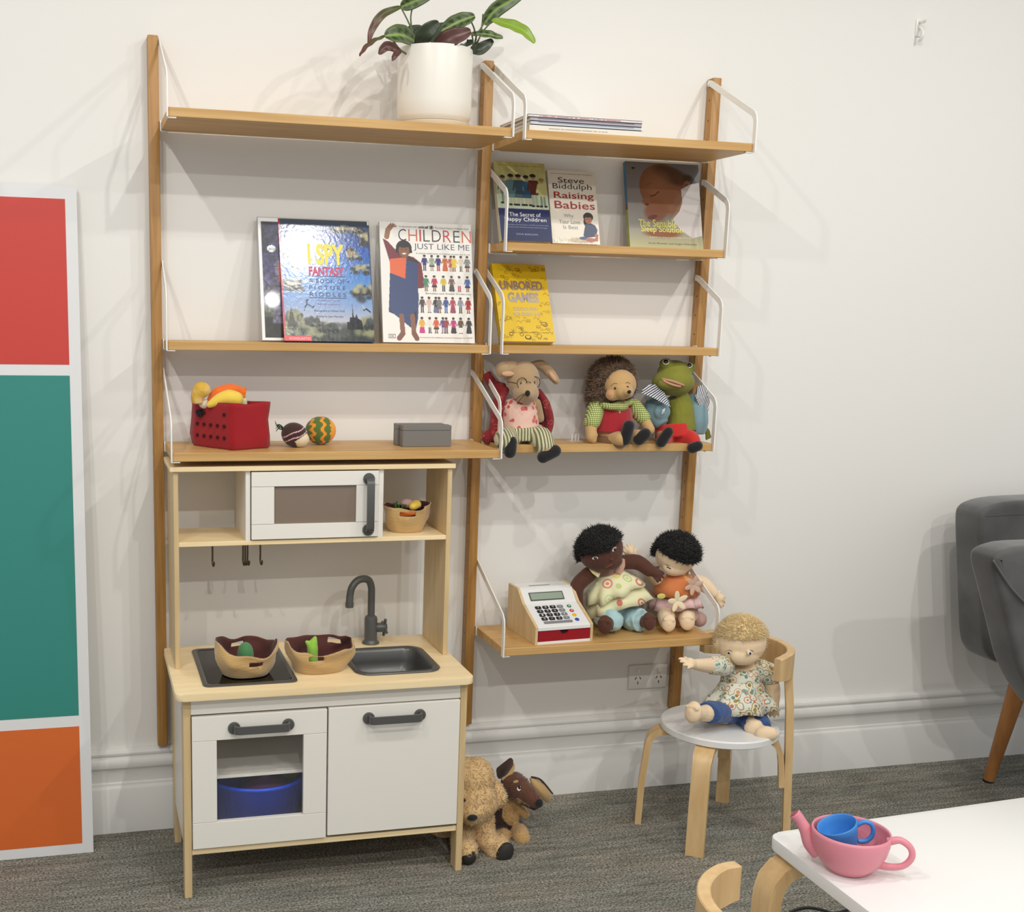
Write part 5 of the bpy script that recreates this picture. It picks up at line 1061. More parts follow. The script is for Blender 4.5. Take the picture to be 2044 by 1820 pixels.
# ---- brown doll
t = thing('cloth_doll', 'brown cloth doll with black curly hair and layered yellow flowered dress', 'doll', (1.20, -.11, zd), G4)
hc = at(1199, 1097, -.120); hr = (.063, .056, .058); HB = headbasis((.12, -1, -.10), 18)
bm = nb(); ell(bm, hc, hr, basis=HB); ell(bm, hc + HB @ V((0, .030, -.024)), (.042, .024, .026)); ell(bm, hc + HB @ V((.002, .056, -.012)), .004)
tube(bm, [at(1212, 1140, -.095), at(1222, 1165, -.085), at(1226, 1215, -.085)], [.026, .040, .045], 18)
capsule(bm, [at(1176, 1146, -.10), at(1152, 1170, -.10), at(1152, 1205, -.10), at(1160, 1225, -.115)], [.022, .021, .018, .014])
capsule(bm, [at(1242, 1122, -.09), at(1272, 1122, -.10), at(1296, 1138, -.125)], [.021, .022, .018])
hand(bm, at(1296, 1136, -.125), at(1318, 1150, -.145) - at(1296, 1136, -.125), (0, -1, .3), .038, curl=.8, thumb=-1)
capsule(bm, [at(1210, 1225, -.09), at(1222, 1235, -.14), at(1212, 1244, -.175)], [.030, .026, .022]); capsule(bm, [at(1244, 1222, -.09), at(1272, 1236, -.15)], [.030, .022])
foot(bm, at(1218, 1240, -.165), at(1206, 1247, -.212), .026); foot(bm, at(1276, 1240, -.15), at(1298, 1240, -.205), .0255)
db = soft('doll_body', bm, M_bskin, t, .0023, 3)
hair_cap(t, hc, hr, HB, M_bhair, lambda q: q.z > .28 - .14 * q.x or (q.y < -.05 and q.z > -.4) , 3600, .010, .0018, 1.2, jit=.9)
for a_, b_, rt in ((1188, 1114, 14), (1226, 1096, 40)):
    feature('eye_white', db, a_, b_, .0085, .0042, M_eyew, t, rot=rt, th=.0012); feature('iris', db, a_ + .5, b_, .0058, .0040, M_eye, t, rot=rt, th=.0018); feature('eye_glint', db, a_ + 1, b_ - 1, .0012, .0012, M_eyew, t, th=.0026)
for q in ([(1181, 1110), (1187, 1107), (1194, 1109)], [(1220, 1094), (1225, 1090), (1229, 1091)]): stitch('eyebrow', db, q, .0008, M_thread, t)
stitch('mouth', db, [(1207, 1134), (1214, 1130), (1222, 1126)], .0016, mat('lip_brown', (128, 70, 46), .8), t)
M_yel = floral_mat('yellow_flower_cloth', (232, 228, 184), [(214, 126, 106), (196, 208, 138), (232, 212, 130), (206, 216, 158), (222, 140, 120)], 27, .40, ring=22); M_peach = stripe_mat('peach_gingham', (214, 172, 148), (190, 140, 118), 160, 'X', .5)
bm = nb(); tube(bm, [at(1212, 1140, -.105), at(1220, 1152, -.095)], [.033, .042], 18, sub=3); soft('dress_bodice', bm, M_peach, t, .003, 4)
for q in ([at(1178, 1128, -.105), at(1186, 1140, -.125), at(1196, 1148, -.13)], [at(1240, 1116, -.105), at(1240, 1130, -.125), at(1232, 1144, -.13)]):
    bm = nb(); tube(bm, q, .010, 10, flat=.4); obj('dress_strap', bm, M_yel if q[0].x < 1.2 else M_peach, t, smooth=True)
axd = at(1232, 1200, -.12) - at(1216, 1145, -.11)
bm = nb(); skirt(bm, at(1216, 1144, -.098), axd, (1, 0, 0), [(0, .036, .034, 0), (.014, .050, .044, .2), (.035, .072, .060, .7), (.058, .086, .072, 1.0)], waves=8, amp=.075, seed=4); obj('dress_upper_tier', bm, M_yel, t, smooth=True)
bm = nb(); skirt(bm, at(1219, 1154, -.094), axd, (1, 0, 0), [(0, .040, .036, 0), (.03, .070, .056, .3), (.058, .086, .070, .8), (.080, .096, .080, 1.0)], waves=7, amp=.07, seed=9); obj('dress_lower_tier', bm, M_yel, t, smooth=True)
M_aqua = mat('pale_blue_cloth', (170, 204, 208), .85, sheen=.3, bump=(35, .7, .006))
bm = nb(); tube(bm, [at(1226, 1195, -.09), at(1228, 1232, -.09)], [.048, .052], 18, sub=3); capsule(bm, [at(1204, 1224, -.09), at(1212, 1232, -.135), at(1222, 1238, -.165)], [.034, .036, .031]); capsule(bm, [at(1246, 1222, -.09), at(1264, 1234, -.145)], [.035, .034]); tube(bm, [at(1270, 1236, -.155), at(1280, 1238, -.172)], [.028, .033], 16, sub=2)
soft('bloomers', bm, M_aqua, t, .003, 3, lump=.003, lump_scale=60)
# ---- cream doll, black hair, orange dress
t = thing('cloth_doll', 'cream cloth doll with black hair and orange petal dress, head bowed', 'doll', (1.40, -.11, zd), G4)
hc = at(1350, 1105, -.110); hr = (.061, .054, .057); HB = headbasis((-.10, -1, -.45), -14)
bm = nb(); ell(bm, hc, hr, basis=HB); ell(bm, hc + HB @ V((0, .030, -.024)), (.040, .022, .026)); tube(bm, [at(1350, 1150, -.10), at(1350, 1175, -.09), at(1350, 1225, -.09)], [.028, .040, .046], 18)
capsule(bm, [at(1382, 1160, -.095), at(1404, 1166, -.11), at(1424, 1184, -.125)], [.022, .022, .015]); hand(bm, at(1424, 1184, -.125), at(1450, 1206, -.13) - at(1424, 1184, -.125), (.2, -.8, .6), .042, spread=1.3, curl=.3, thumb=-1)
capsule(bm, [at(1318, 1160, -.09), at(1296, 1140, -.075), at(1262, 1112, -.062)], [.020, .018, .013]); hand(bm, at(1264, 1114, -.062), at(1250, 1086, -.060) - at(1264, 1112, -.062), (0, -1, 0), .038, curl=.2)
capsule(bm, [at(1330, 1222, -.09), at(1330, 1232, -.15), at(1332, 1244, -.18)], [.028, .024, .02]); capsule(bm, [at(1368, 1222, -.09), at(1370, 1232, -.15), at(1372, 1244, -.18)], [.028, .024, .02])
foot(bm, at(1333, 1240, -.165), at(1335, 1244, -.212), .0245); foot(bm, at(1372, 1238, -.165), at(1372, 1240, -.212), .0255)
db = soft('doll_body', bm, M_cskin, t, .0023, 3)
hair_cap(t, hc, hr, HB, M_bhair, lambda q: q.z > .08 or (q.y < .1 and q.z > -.45), 3400, .010, .0018, 1.0, jit=.85, seed=8)
stitch('eye', db, [(1331, 1131), (1335, 1133), (1339, 1135)], .0014, M_eye, t); stitch('eyebrow', db, [(1329, 1126), (1333, 1128), (1337, 1130)], .0006, M_thread, t); stitch('mouth', db, [(1344, 1146), (1352, 1147), (1360, 1147)], .0006, mat('lip_pink'), t)
M_or = floral_mat('orange_flower_cloth', (206, 122, 70), [(222, 150, 80), (206, 122, 70), (214, 190, 110), (226, 160, 96)], 22, .34)
bm = nb(); skirt(bm, at(1350, 1147, -.098), (0, -.14, -1), (1, 0, 0), [(0, .028, .026, 0), (.010, .046, .038, .1), (.030, .060, .050, .4), (.058, .066, .058, .6)], waves=7, amp=.05, seed=12); obj('dress', bm, M_or, t, smooth=True)
M_pk = stripe_mat('pink_stripe_cloth', (236, 206, 200), (224, 178, 178), 150, 'X', .5)
bm = nb(); skirt(bm, at(1350, 1190, -.095), (0, -.12, -1), (1, 0, 0), [(0, .060, .054, .3), (.016, .068, .064, .8), (.032, .076, .070, 1.0)], waves=9, amp=.06, seed=3); obj('ruffle', bm, M_pk, t, smooth=True)
bm = nb(); tube(bm, [at(1352, 1210, -.085), at(1358, 1236, -.085)], [.052, .055], 16, sub=3); ell(bm, at(1396, 1236, -.085), (.022, .02, .022)); soft('bloomers', bm, mat('dusty_pink_cloth', (206, 168, 156), .9), t, .003, 3)
def petals(nm, c_, rad, m, n_=6, par=None, a0=0):
    for k in range(n_):
        a_ = a0 + 2 * PI * k / n_; bm = nb(); d = V((math.cos(a_), -.15, math.sin(a_))).normalized(); q = c_ + d * rad * .6; M_ = Matrix((d, V((0, 1, 0)).cross(d).normalized(), V((0, -1, 0)))).transposed(); ell(bm, q, (rad * .62, rad * .30, .0016), basis=M_, seg=14); obj(nm, bm, m, par, smooth=True)
M_org = mat('organza_petal', (220, 190, 170), .6, alpha=.75); M_cp = mat('cream_petal', (238, 222, 186), .8)
petals('shoulder_petal', at(1384, 1168, -.165), .024, M_org, 6, t, .3); petals('skirt_petal', at(1352, 1200, -.178), .026, M_cp, 5, t, .5)
bm = nb(); ell(bm, at(1320, 1190, -.165), (.013, .003, .008)); obj('green_flower', bm, mat('lime_print', (204, 198, 110), .8), t, smooth=True)
# ------------------------------------------------------------------ toy cash register
yaw = math.radians(4.4); RO = V((.9465, -.236, zd)); ca, sa = math.cos(yaw), math.sin(yaw)
def RF(u, d, h): return V((RO.x + u * ca - d * sa, RO.y + u * sa + d * ca, RO.z + h))
RWd = .1685
t = thing('cash_register', 'toy cash register with wooden sides, white face and red drawer', 'toy', RF(RWd / 2, .09, 0))
profr = [(0, 0), (0, .046), (.006, .050), (.085, .089), (.118, .122), (.128, .126), (.178, .126), (.178, 0)]
for u0 in (0, RWd - .0075):
    bm = nb(); prism(bm, profr, lambda a_, b_, c_: RF(c_, a_, b_), u0, u0 + .0075, .0008); obj('side_panel', bm, M_birch_v, t)
    bm = nb()
    for a_, b_ in ((.02, .010), (.02, .042), (.11, .05), (.16, .10)): cyl(bm, RF(u0 - .0002, a_, b_), RF(u0 + .0004, a_, b_), .0016, n=10)
    if u0 == 0: obj('screw', bm, mat('wood_plug', (176, 146, 100), .5), t)['kind'] = 'stuff'
M_rw = mat('register_white', (232, 232, 230), .25)
ins = [(.002, .036), (.002, .044), (.007, .0475), (.0855, .0865), (.1185, .1195), (.128, .1235), (.176, .1235), (.176, .004), (.170, .004), (.17, .036)]
bm = nb(); prism(bm, ins, lambda a_, b_, c_: RF(c_, a_, b_), .0075, RWd - .0075); obj('housing', bm, M_rw, t)
bm = nb(); prism(bm, [(.001, .0), (.001, .007), (.17, .007), (.17, 0)], lambda a_, b_, c_: RF(c_, a_, b_), .0075, RWd - .0075); obj('base', bm, M_rw, t)
out = [(.009, .008), (RWd - .009, .008), (RWd - .009, .0345)] + [(RWd / 2 + .012 * math.cos(a_), .0345 - .010 * math.sin(a_)) for a_ in np.linspace(0, PI, 12)] + [(.009, .0345)]
bm = nb(); prism(bm, out, lambda a_, b_, c_: RF(a_, c_, b_), .0005, .008); obj('drawer', bm, mat('drawer_red', (150, 16, 30), .35), t)
bm = nb(); box(bm, 0, 1, 0, 1, 0, 1)
for v in bm.verts: v.co = RF(RWd / 2 - .014 + v.co.x * .028, .0085 + v.co.y * .002, .022 + v.co.z * .013)
obj('drawer_recess', bm, M_dark, t)
d1_ = V((0, .0785, .039)).normalized(); n1_ = V((0, -.039, .0785)).normalized(); d2_ = V((0, .033, .033)).normalized(); n2_ = V((0, -1, 1)).normalized()
def S1(u, v, n): return RF(u, .007 + d1_.y * v + n1_.y * n, .0475 + d1_.z * v + n1_.z * n)
def S2(u, v, n): return RF(u, .0855 + d2_.y * v + n2_.y * n, .0865 + d2_.z * v + n2_.z * n)
bm = nb(); prism(bm, [(.028, .010), (RWd - .040, .010), (RWd - .040, .036), (.028, .036)], S2, 0, .0012); dsp = obj('display_frame', bm, mat('display_frame_dark', (70, 74, 72), .4), t)
bm = nb(); prism(bm, [(.031, .013), (RWd - .043, .013), (RWd - .043, .033), (.031, .033)], S2, .0012, .0016); obj('display', bm, mat('lcd_green', (150, 164, 146), .2), dsp)
bm = nb(); box(bm, 0, 1, 0, 1, 0, 1)
for v in bm.verts: v.co = RF(.045 + v.co.x * .062, .140 + v.co.y * .006, .1233 + v.co.z * .0006)
obj('receipt_slot', bm, mat('slot_grey', (120, 116, 112), .5), t)
M_key = mat('key_black', (34, 34, 38), .4); M_keyg = mat('key_grey', (130, 132, 134), .4); M_num = mat('key_print', (226, 226, 226), .5)
keys = ['7', '8', '9', '+', '4', '5', '6', '-', '1', '2', '3', 'x', '0', '.', '=', '/']
for r_ in range(4):
    for c_ in range(4):
        u0, v0 = .030 + c_ * .0215 + (.001), .066 - r_ * .0152
        bm = nb(); prism(bm, rrect(u0 + .0085, v0 + .0055, .0172, .0115, .0035, 3), S1, 0, .0022, .0005); k_ = obj('key', bm, M_keyg if c_ == 3 else M_key, t)
        bm = nb(); ch = keys[r_ * 4 + c_]
        if ch in '.-': prism(bm, [(u0 + .006, v0 + .005), (u0 + .011, v0 + .005), (u0 + .011, v0 + .0062), (u0 + .006, v0 + .0062)], S1, .0023, .0025)
        else: put_text(bm, ch, u0 + .0062, v0 + .0024, .0045, .0062, S1, .0025)
        obj('key_print', bm, M_num, k_)
bm = nb(); prism(bm, rrect(.0735, .0115, .083, .009, .002, 3), S1, 0, .0018, .0004); obj('enter_bar', bm, M_keyg, t)
for k, c_ in enumerate(((52, 130, 84), (196, 50, 60), (226, 186, 40), (50, 80, 170))):
    bm = nb(); lathe(bm, S1(.131, .071 - k * .0182, 0), [(.0062, 0), (.0062, .001), (.0050, .0016), (.001, .0016)], 20, n1_); obj('round_button', bm, mat('button_%d' % k, c_, .35), t, smooth=False)
    bm = nb(); lathe(bm, S1(.131, .071 - k * .0182, .0014), [(.0022, 0), (.0022, .0005)], 12, n1_); 
    if k < 2: obj('button_print', bm, M_num, t)
    else: bm.free()
# ------------------------------------------------------------------ bentwood childrens chairs
def kid_chair(label, c, deg, seatz=.300, rail=True):
    """round-seat chair; deg = direction of its back"""
    a0 = math.radians(deg); f = V((math.cos(a0), math.sin(a0), 0)); s = V((-f.y, f.x, 0)); c = V((c[0], c[1], 0)); t = thing('child_chair', label, 'chair', c, 'round-seat bentwood chairs')
    W = lambda u, v, z: c + f * u + s * v + V((0, 0, z))
    bm = nb(); lathe(bm, W(.012, 0, seatz - .021), [(.150, 0), (.1545, .003), (.1545, .0175), (.1515, .021)], 56); obj('seat', bm, mat('seat_white', (232, 232, 230), .4), t, auto=40)
    for u, v in ((-.138, .108), (-.138, -.108)):       # front legs: bent strips running out from under the seat
        d = V((u, v, 0)).normalized(); dw = f * d.x + s * d.y; wd = V((-dw.y, dw.x, 0)); r1 = math.hypot(u, v); g = lambda r_, z: c + dw * r_ + V((0, 0, z)); zt = seatz - .0295
        bm = nb(); strap(bm, [g(.06, zt), g(r1 - .045, zt), g(r1 - .026, zt - .004), g(r1 - .012, zt - .014), g(r1 - .003, zt - .030), g(r1 + .001, zt - .055), g(r1 + .010, .12), g(r1 + .014, 0)], lambda q: .050 if q < .5 else .046, .0165, wd); obj('leg', bm, M_beech, t, auto=35)
    for u, v in ((.138, .108), (.138, -.108)):         # rear legs run up to the back rail, with a bent bracket under the seat
        sg = 1 if v > 0 else -1; u2, v2 = .165, .112 * sg
        d = V((u, v, 0)).normalized(); dw = f * d.x + s * d.y; wd = V((-dw.y, dw.x, 0)); g = lambda r_, z: c + dw * r_ + V((0, 0, z)); zt = seatz - .0295; r1 = math.hypot(u, v)
        p = lambda r_, z: g(r_, z)
        bm = nb(); strap(bm, [p(r1 + .026, 0), p(r1 + .020, .12), p(r1 + .014, .26), p(r1 + .008, .36), p(r1 - .001, .44), p(r1 - .002, .478)], .034, .019, wd); lg = obj('leg', bm, M_beech, t, auto=35)
        bm = nb(); strap(bm, [g(.06, zt), g(r1 - .055, zt), g(r1 - .032, zt - .004), g(r1 - .016, zt - .016), g(r1 - .006, zt - .040), g(r1 - .0015, zt - .070), g(r1 + .003, zt - .13)], .034, .0145, wd); obj('leg_bracket', bm, M_beech, lg, auto=35)
    bm = nb(); rc = .045; rr_ = .1425; n = 36; rings = []
    for k in range(n + 1):
        a_ = math.radians(-84 + 168 * k / n); d = f * math.cos(a_) + s * math.sin(a_); e = .012 * min(1, k / 3, (n - k) / 3); ce = W(rc, 0, 0); z0, z1 = .447 + (.004 - e / 3), .513 - (.004 - e / 3); th = .0105
        rings.append([ce + d * (rr_ - th) + V((0, 0, z0)), ce + d * (rr_ + th) + V((0, 0, z0)), ce + d * (rr_ + th) + V((0, 0, z1 - .002)), ce + d * (rr_ + th - .002) + V((0, 0, z1)), ce + d * (rr_ - th + .002) + V((0, 0, z1)), ce + d * (rr_ - th) + V((0, 0, z1 - .002))])
    loft(bm, rings); obj('back_rail', bm, M_beech, t, auto=35); return t
kid_chair('small bentwood chair with round white seat where the blond doll sits', (1.440, -.322), 12)
kid_chair('small bentwood chair in the foreground tucked towards the white table', (.885, -1.600), 184)
# ------------------------------------------------------------------ blond doll on the chair
zsd = .3003
t = thing('cloth_doll', 'blond cloth doll in flowered blouse and blue trousers sitting on the chair', 'doll', (1.50, -.30, zsd), G4)
hc = at(1480, 1279, -.330); hr = (.0645, .058, .066); HB = headbasis((-.22, -1, -.02), 2)
bm = nb(); ell(bm, hc, hr, basis=HB); ell(bm, hc + HB @ V((0, .034, -.028)), (.042, .022, .028)); ell(bm, hc + HB @ V((0, .062, -.014)), (.006, .005, .005)); ell(bm, hc + HB @ V((.062, -.004, -.004)), (.006, .010, .012), basis=HB)
tube(bm, [at(1482, 1325, -.32), at(1480, 1355, -.31), at(1475, 1420, -.30)], [.030, .042, .048], 18)
capsule(bm, [at(1440, 1326, -.33), at(1415, 1328, -.37), at(1388, 1326, -.40)], [.022, .020, .014]); hand(bm, at(1388, 1326, -.40), at(1352, 1319, -.425) - at(1388, 1326, -.40), (0, -.4, .9), .044, spread=1.2, curl=.2)
capsule(bm, [at(1524, 1338, -.32), at(1542, 1370, -.34), at(1545, 1402, -.355)], [.022, .020, .014]); hand(bm, at(1544, 1398, -.355), at(1543, 1424, -.365) - at(1544, 1398, -.355), (-.3, -1, 0), .038, curl=.4)
capsule(bm, [at(1462, 1424, -.32), at(1428, 1422, -.37), at(1402, 1424, -.40)], [.030, .027, .020]); capsule(bm, [at(1492, 1428, -.32), at(1505, 1448, -.40)], [.030, .024])
foot(bm, at(1404, 1423, -.40), at(1381, 1421, -.428), .0290)
capsule(bm, [at(1500, 1452, -.40), at(1528, 1463, -.438)], [.020, .017]); ell(bm, at(1530, 1464, -.442), (.029, .019, .020), (0, 0, -25))
for k in range(5): ell(bm, at(1545.5 - abs(k - 2) * .3, 1456 + k * 4.0, -.452 - k * .0), .0046, seg=8)
db = soft('doll_body', bm, mat('cream_doll_cloth'), t, .0023, 3)
M_blond = mat('blond_plush_hair', (232, 208, 158), .9, sheen=.2)
hair_cap(t, hc, hr, HB, M_blond, lambda q: q.z > .22 or (q.y < .1 and q.z > -.5), 5200, .009, .0011, .3, (0, -.1, -.3), .45, seed=11)
for a_, b_ in ((1455, 1303), (1497, 1304)):
    feature('eye_white', db, a_, b_, .0065, .0045, M_eyew, t, th=.001); feature('iris', db, a_, b_, .0040, .0042, mat('eye_blue', (50, 60, 84), .3), t, th=.0016); feature('pupil', db, a_, b_, .0018, .0020, M_eye, t, th=.0022)
for q in ([(1448, 1300), (1455, 1297), (1461, 1300)], [(1490, 1301), (1497, 1297), (1504, 1300)]): stitch('eyelid', db, q, .0006, M_thread, t)
stitch('mouth', db, [(1471, 1327), (1478, 1329), (1486, 1327)], .0007, mat('lip_soft', (190, 120, 96), .8), t)
M_lib = floral_mat('liberty_cloth', (222, 222, 204), [(150, 128, 52), (196, 112, 88), (124, 160, 150), (206, 150, 110), (106, 140, 132), (170, 146, 60)], 52, .55, ring=13, scale2=84)
bm = nb(); tube(bm, [at(1482, 1328, -.32), at(1480, 1345, -.315), at(1478, 1372, -.31)], [.042, .052, .056], 20); ell(bm, at(1448, 1332, -.33), (.022, .022, .02)); ell(bm, at(1518, 1338, -.32), (.022, .022, .02)); soft('blouse', bm, M_lib, t, .003, 4, lump=.0015, lump_scale=60)
for q, r2 in (([at(1446, 1328, -.335), at(1424, 1328, -.365)], [.028, .025]), ([at(1520, 1336, -.325), at(1538, 1352, -.335)], [.028, .026])): bm = nb(); capsule(bm, q, r2); soft('sleeve', bm, M_lib, t, .003, 4)
bm = nb(); skirt(bm, at(1478, 1360, -.318), (-.04, -.18, -1), (1, 0, 0), [(0, .054, .050, 0), (.02, .066, .058, .3), (.045, .088, .074, .8), (.074, .104, .086, 1.0)], waves=8, amp=.085, seed=21); obj('blouse_frill', bm, M_lib, t, smooth=True)
M_denim = mat('blue_denim', (54, 84, 138), .85, sheen=.2, bump=(500, .4, .001))
bm = nb(); tube(bm, [at(1478, 1404, -.31), at(1478, 1430, -.31)], [.056, .058], 18, sub=3); tube(bm, [at(1460, 1424, -.32), at(1430, 1420, -.37), at(1412, 1423, -.392)], [.036, .038, .037], 18, flat=.75); tube(bm, [at(1494, 1430, -.32), at(1506, 1442, -.37), at(1514, 1455, -.412)], [.036, .040, .036], 18, flat=.8); soft('trousers', bm, M_denim, t, .003, 3, lump=.0025, lump_scale=45)
# ------------------------------------------------------------------ plush dogs beside the kitchen
M_plush = mat('plush_attr', (200, 160, 110), .9, attr='Col', sheen=.4)
t = thing('plush_dog', 'fluffy golden plush dog with hanging head beside the play kitchen', 'soft toy', (.80, -.30, 0), 'plush dogs on the floor')
bm = nb(); H = lambda a_, b_, y: at(a_, b_, y)
ell(bm, H(940, 1552, -.30), (.062, .055, .052)); ell(bm, H(945, 1590, -.32), (.056, .05, .050)); ell(bm, H(945, 1618, -.345), (.040, .036, .032)); ell(bm, H(962, 1604, -.33), (.036, .035, .035))
tube(bm, [H(925, 1570, -.24), H(920, 1620, -.20), H(930, 1670, -.19)], [.05, .065, .068], 16)
capsule(bm, [H(962, 1632, -.27), H(965, 1665, -.30), H(985, 1690, -.34), H(1000, 1694, -.36)], [.032, .030, .028, .026]); capsule(bm, [H(925, 1660, -.27), H(924, 1690, -.34), H(932, 1698, -.375)], [.03, .028, .028]); ell(bm, H(890, 1664, -.20), (.04, .035, .035))
capsule(bm, [H(988, 1672, -.24), H(1000, 1680, -.27)], .022)
gol = lambda p: (218, 184, 132)
dg_ = soft('dog_body', bm, M_plush, t, .004, 4, gol, lump=.004, lump_scale=40)
add_fur(dg_, 11000, .0065, .0012, (0, 0, -.45), .5, col_attr=True, seed=5)
bm = nb(); capsule(bm, [H(982, 1562, -.29), H(992, 1575, -.30), H(996, 1592, -.31), H(988, 1604, -.315)], [.014, .016, .020, .014]); e_ = soft('ear', bm, M_plush, t, .004, 3, gol); add_fur(e_, 500, .007, .0016, (0, 0, -.3), .4, col_attr=True)
bm = nb(); ell(bm, H(943, 1632, -.383), (.014, .009, .008)); obj('nose', bm, M_blackfelt, t, smooth=True)
bm = nb(); ell(bm, H(927, 1597, -.372), .004); obj('eye', bm, M_eye, t, smooth=True)
M_pad = mat('dark_paw_pad', (40, 38, 36), .7)
bm = nb(); ell(bm, H(1008, 1702, -.378), (.022, .014, .029), (0, 25, 0)); obj('paw_pad', bm, M_pad, t, smooth=True); bm = nb(); ell(bm, H(936, 1710, -.392), (.020, .013, .021), (0, 20, 0)); obj('paw_pad', bm, M_pad, t, smooth=True)
t = thing('plush_dog', 'dark brown and tan plush dog with long snout and upright ear', 'soft toy', (.93, -.20, 0), 'plush dogs on the floor')
bm = nb(); BR, DB, TN = (96, 58, 40), (54, 32, 26), (190, 152, 98)
ell(bm, H(1026, 1566, -.22), (.036, .036, .034)); capsule(bm, [H(1036, 1572, -.24), H(1056, 1588, -.275), H(1070, 1600, -.295)], [.032, .024, .017]); 
tube(bm, [H(1008, 1590, -.20), H(1000, 1620, -.19), H(998, 1655, -.185)], [.034, .046, .048], 16); ell(bm, H(1016, 1630, -.215), (.030, .028, .030))
capsule(bm, [H(1024, 1648, -.21), H(1036, 1660, -.25), H(1041, 1673, -.285)], [.022, .023, .023]); capsule(bm, [H(996, 1650, -.2), H(1004, 1668, -.25), H(1004, 1676, -.27)], [.022, .020, .018]); capsule(bm, [H(1036, 1612, -.22), H(1048, 1625, -.24)], [.013, .012]); capsule(bm, [H(1044, 1600, -.24), H(1066, 1612, -.27)], [.008, .008])
bel = H(1024, 1622, -.24); hdc = H(1028, 1570, -.22); snt = H(1056, 1588, -.275)
def dogc(p):
    if p.y < -.245 and p.z < .075: return TN
    if p.y < -.19 and ((p.x - bel.x) / .028) ** 2 + ((p.z - bel.z) / .036) ** 2 < 1: return TN
    q = p - snt
    if p.y < -.20 and p.z < H(1040, 1592, -.25).z + (p.x - H(1040, 1592, -.25).x) * -.6 and p.x > H(1014, 1600, -.2).x and p.z > H(1044, 1604, -.25).z: return TN
    if p.x > H(1038, 1612, -.22).x and p.z < H(1036, 1606, -.22).z and p.z > .03: return TN
    if (p - hdc).length < .055 or (p - snt).length < .04: return BR
    return DB
dg2 = soft('dog_body', bm, M_plush, t, .003, 4, dogc); add_fur(dg2, 2600, .004, .0013, (0, 0, -.3), .6, col_attr=True, seed=6)
def ear_flap(pts_out, m_out, pts_in, par):
    bm = nb(); P3 = [H(*q) for q in pts_out]; k = len(P3); n_ = (P3[1] - P3[0]).cross(P3[2] - P3[0]).normalized()
    if n_.y > 0: n_ = -n_
    a_ = [bm.verts.new(p + n_ * .003) for p in P3]; b_ = [bm.verts.new(p - n_ * .003) for p in P3]; bm.faces.new(a_); bm.faces.new(b_[::-1])
    for i in range(k): bm.faces.new((a_[i], b_[i], b_[(i + 1) % k], a_[(i + 1) % k]))
    bmesh.ops.bevel(bm, geom=bm.edges[:], offset=.0022, segments=2, affect='EDGES'); e = obj('ear', bm, m_out, par, smooth=True)
    return e
M_br = mat('dark_brown_plush', (62, 38, 30), .9, sheen=.4); M_tn = mat('tan_plush', (190, 156, 102), .9, sheen=.4)
ear_flap([(990, 1534, -.20), (1018, 1512, -.21), (1024, 1514, -.21), (1025, 1526, -.215), (1012, 1545, -.22), (998, 1555, -.215), (992, 1552, -.21)], M_br, None, t)
bm = nb(); tube(bm, [H(1026, 1524, -.212), H(1020, 1540, -.218), H(1002, 1556, -.218)], [.003, .008, .005], 10, flat=.6); obj('ear_lining', bm, M_tn, t, smooth=True)
ear_flap([(1056, 1552, -.235), (1066, 1552, -.235), (1086, 1564, -.24), (1102, 1584, -.245), (1100, 1596, -.25), (1092, 1603, -.25), (1074, 1590, -.245), (1062, 1570, -.24)], M_tn, None, t)
bm = nb(); tube(bm, [H(1060, 1550, -.237), H(1080, 1557, -.24), (H(1104, 1585, -.247))], [.002, .003, .002], 8); obj('ear_edge', bm, M_br, t, smooth=True)
bm = nb(); ell(bm, H(1076, 1603, -.312), (.0115, .010, .0125)); obj('nose', bm, M_blackfelt, t, smooth=True)
feature('eye_white', dg2, 1036, 1574, .0058, .0062, M_eyew, t); feature('eye', dg2, 1037.5, 1571.5, .0052, .0056, M_eye, t, th=.0022); feature('eye_glint', dg2, 1039, 1570, .0013, .0013, M_eyew, t, th=.0035)
feature('eyebrow_patch', dg2, 1029.5, 1560, .0078, .0042, M_tn, t, rot=30, th=.002); feature('eyebrow_patch', dg2, 1065, 1564, .003, .005, M_tn, t, th=.002)
# ------------------------------------------------------------------ white table in the foreground
TZ = .480; tx0, tx1, ty1, ty0 = .962, 1.85, -1.262, -1.98
t = thing('play_table', 'low white childrens table with rounded corners and bentwood legs', 'table', ((tx0 + tx1) / 2, (ty0 + ty1) / 2, 0))
sk = lambda u, v, d: V((u, v + (u - tx0) * .07 - .055, d))
bm = nb(); prism(bm, rrect((tx0 + tx1) / 2, (ty0 + ty1) / 2, tx1 - tx0, ty1 - ty0, .022, 6), sk, TZ - .022, TZ, .0025); obj('tabletop', bm, mat('table_white', (238, 238, 236), .35), t, auto=40)
for lx, ly, sx in ((tx0, ty1 - .098, 1), (tx0, ty0 + .04, 1), (tx1, ty1 - .04, -1), (tx1, ty0 + .04, -1)):
    zt = TZ - .022 - .0125; g = lambda a_, z: V((lx + sx * a_, ly, z))
    bm = nb(); strap(bm, [g(.17, zt), g(.055, zt), g(.028, zt - .003), g(.004, zt - .014), g(-.012, zt - .032), g(-.019, zt - .058), g(-.020, zt - .09), g(-.016, 0)], .052, .024, (0, 1, 0)); obj('leg', bm, M_beech, t, auto=35)
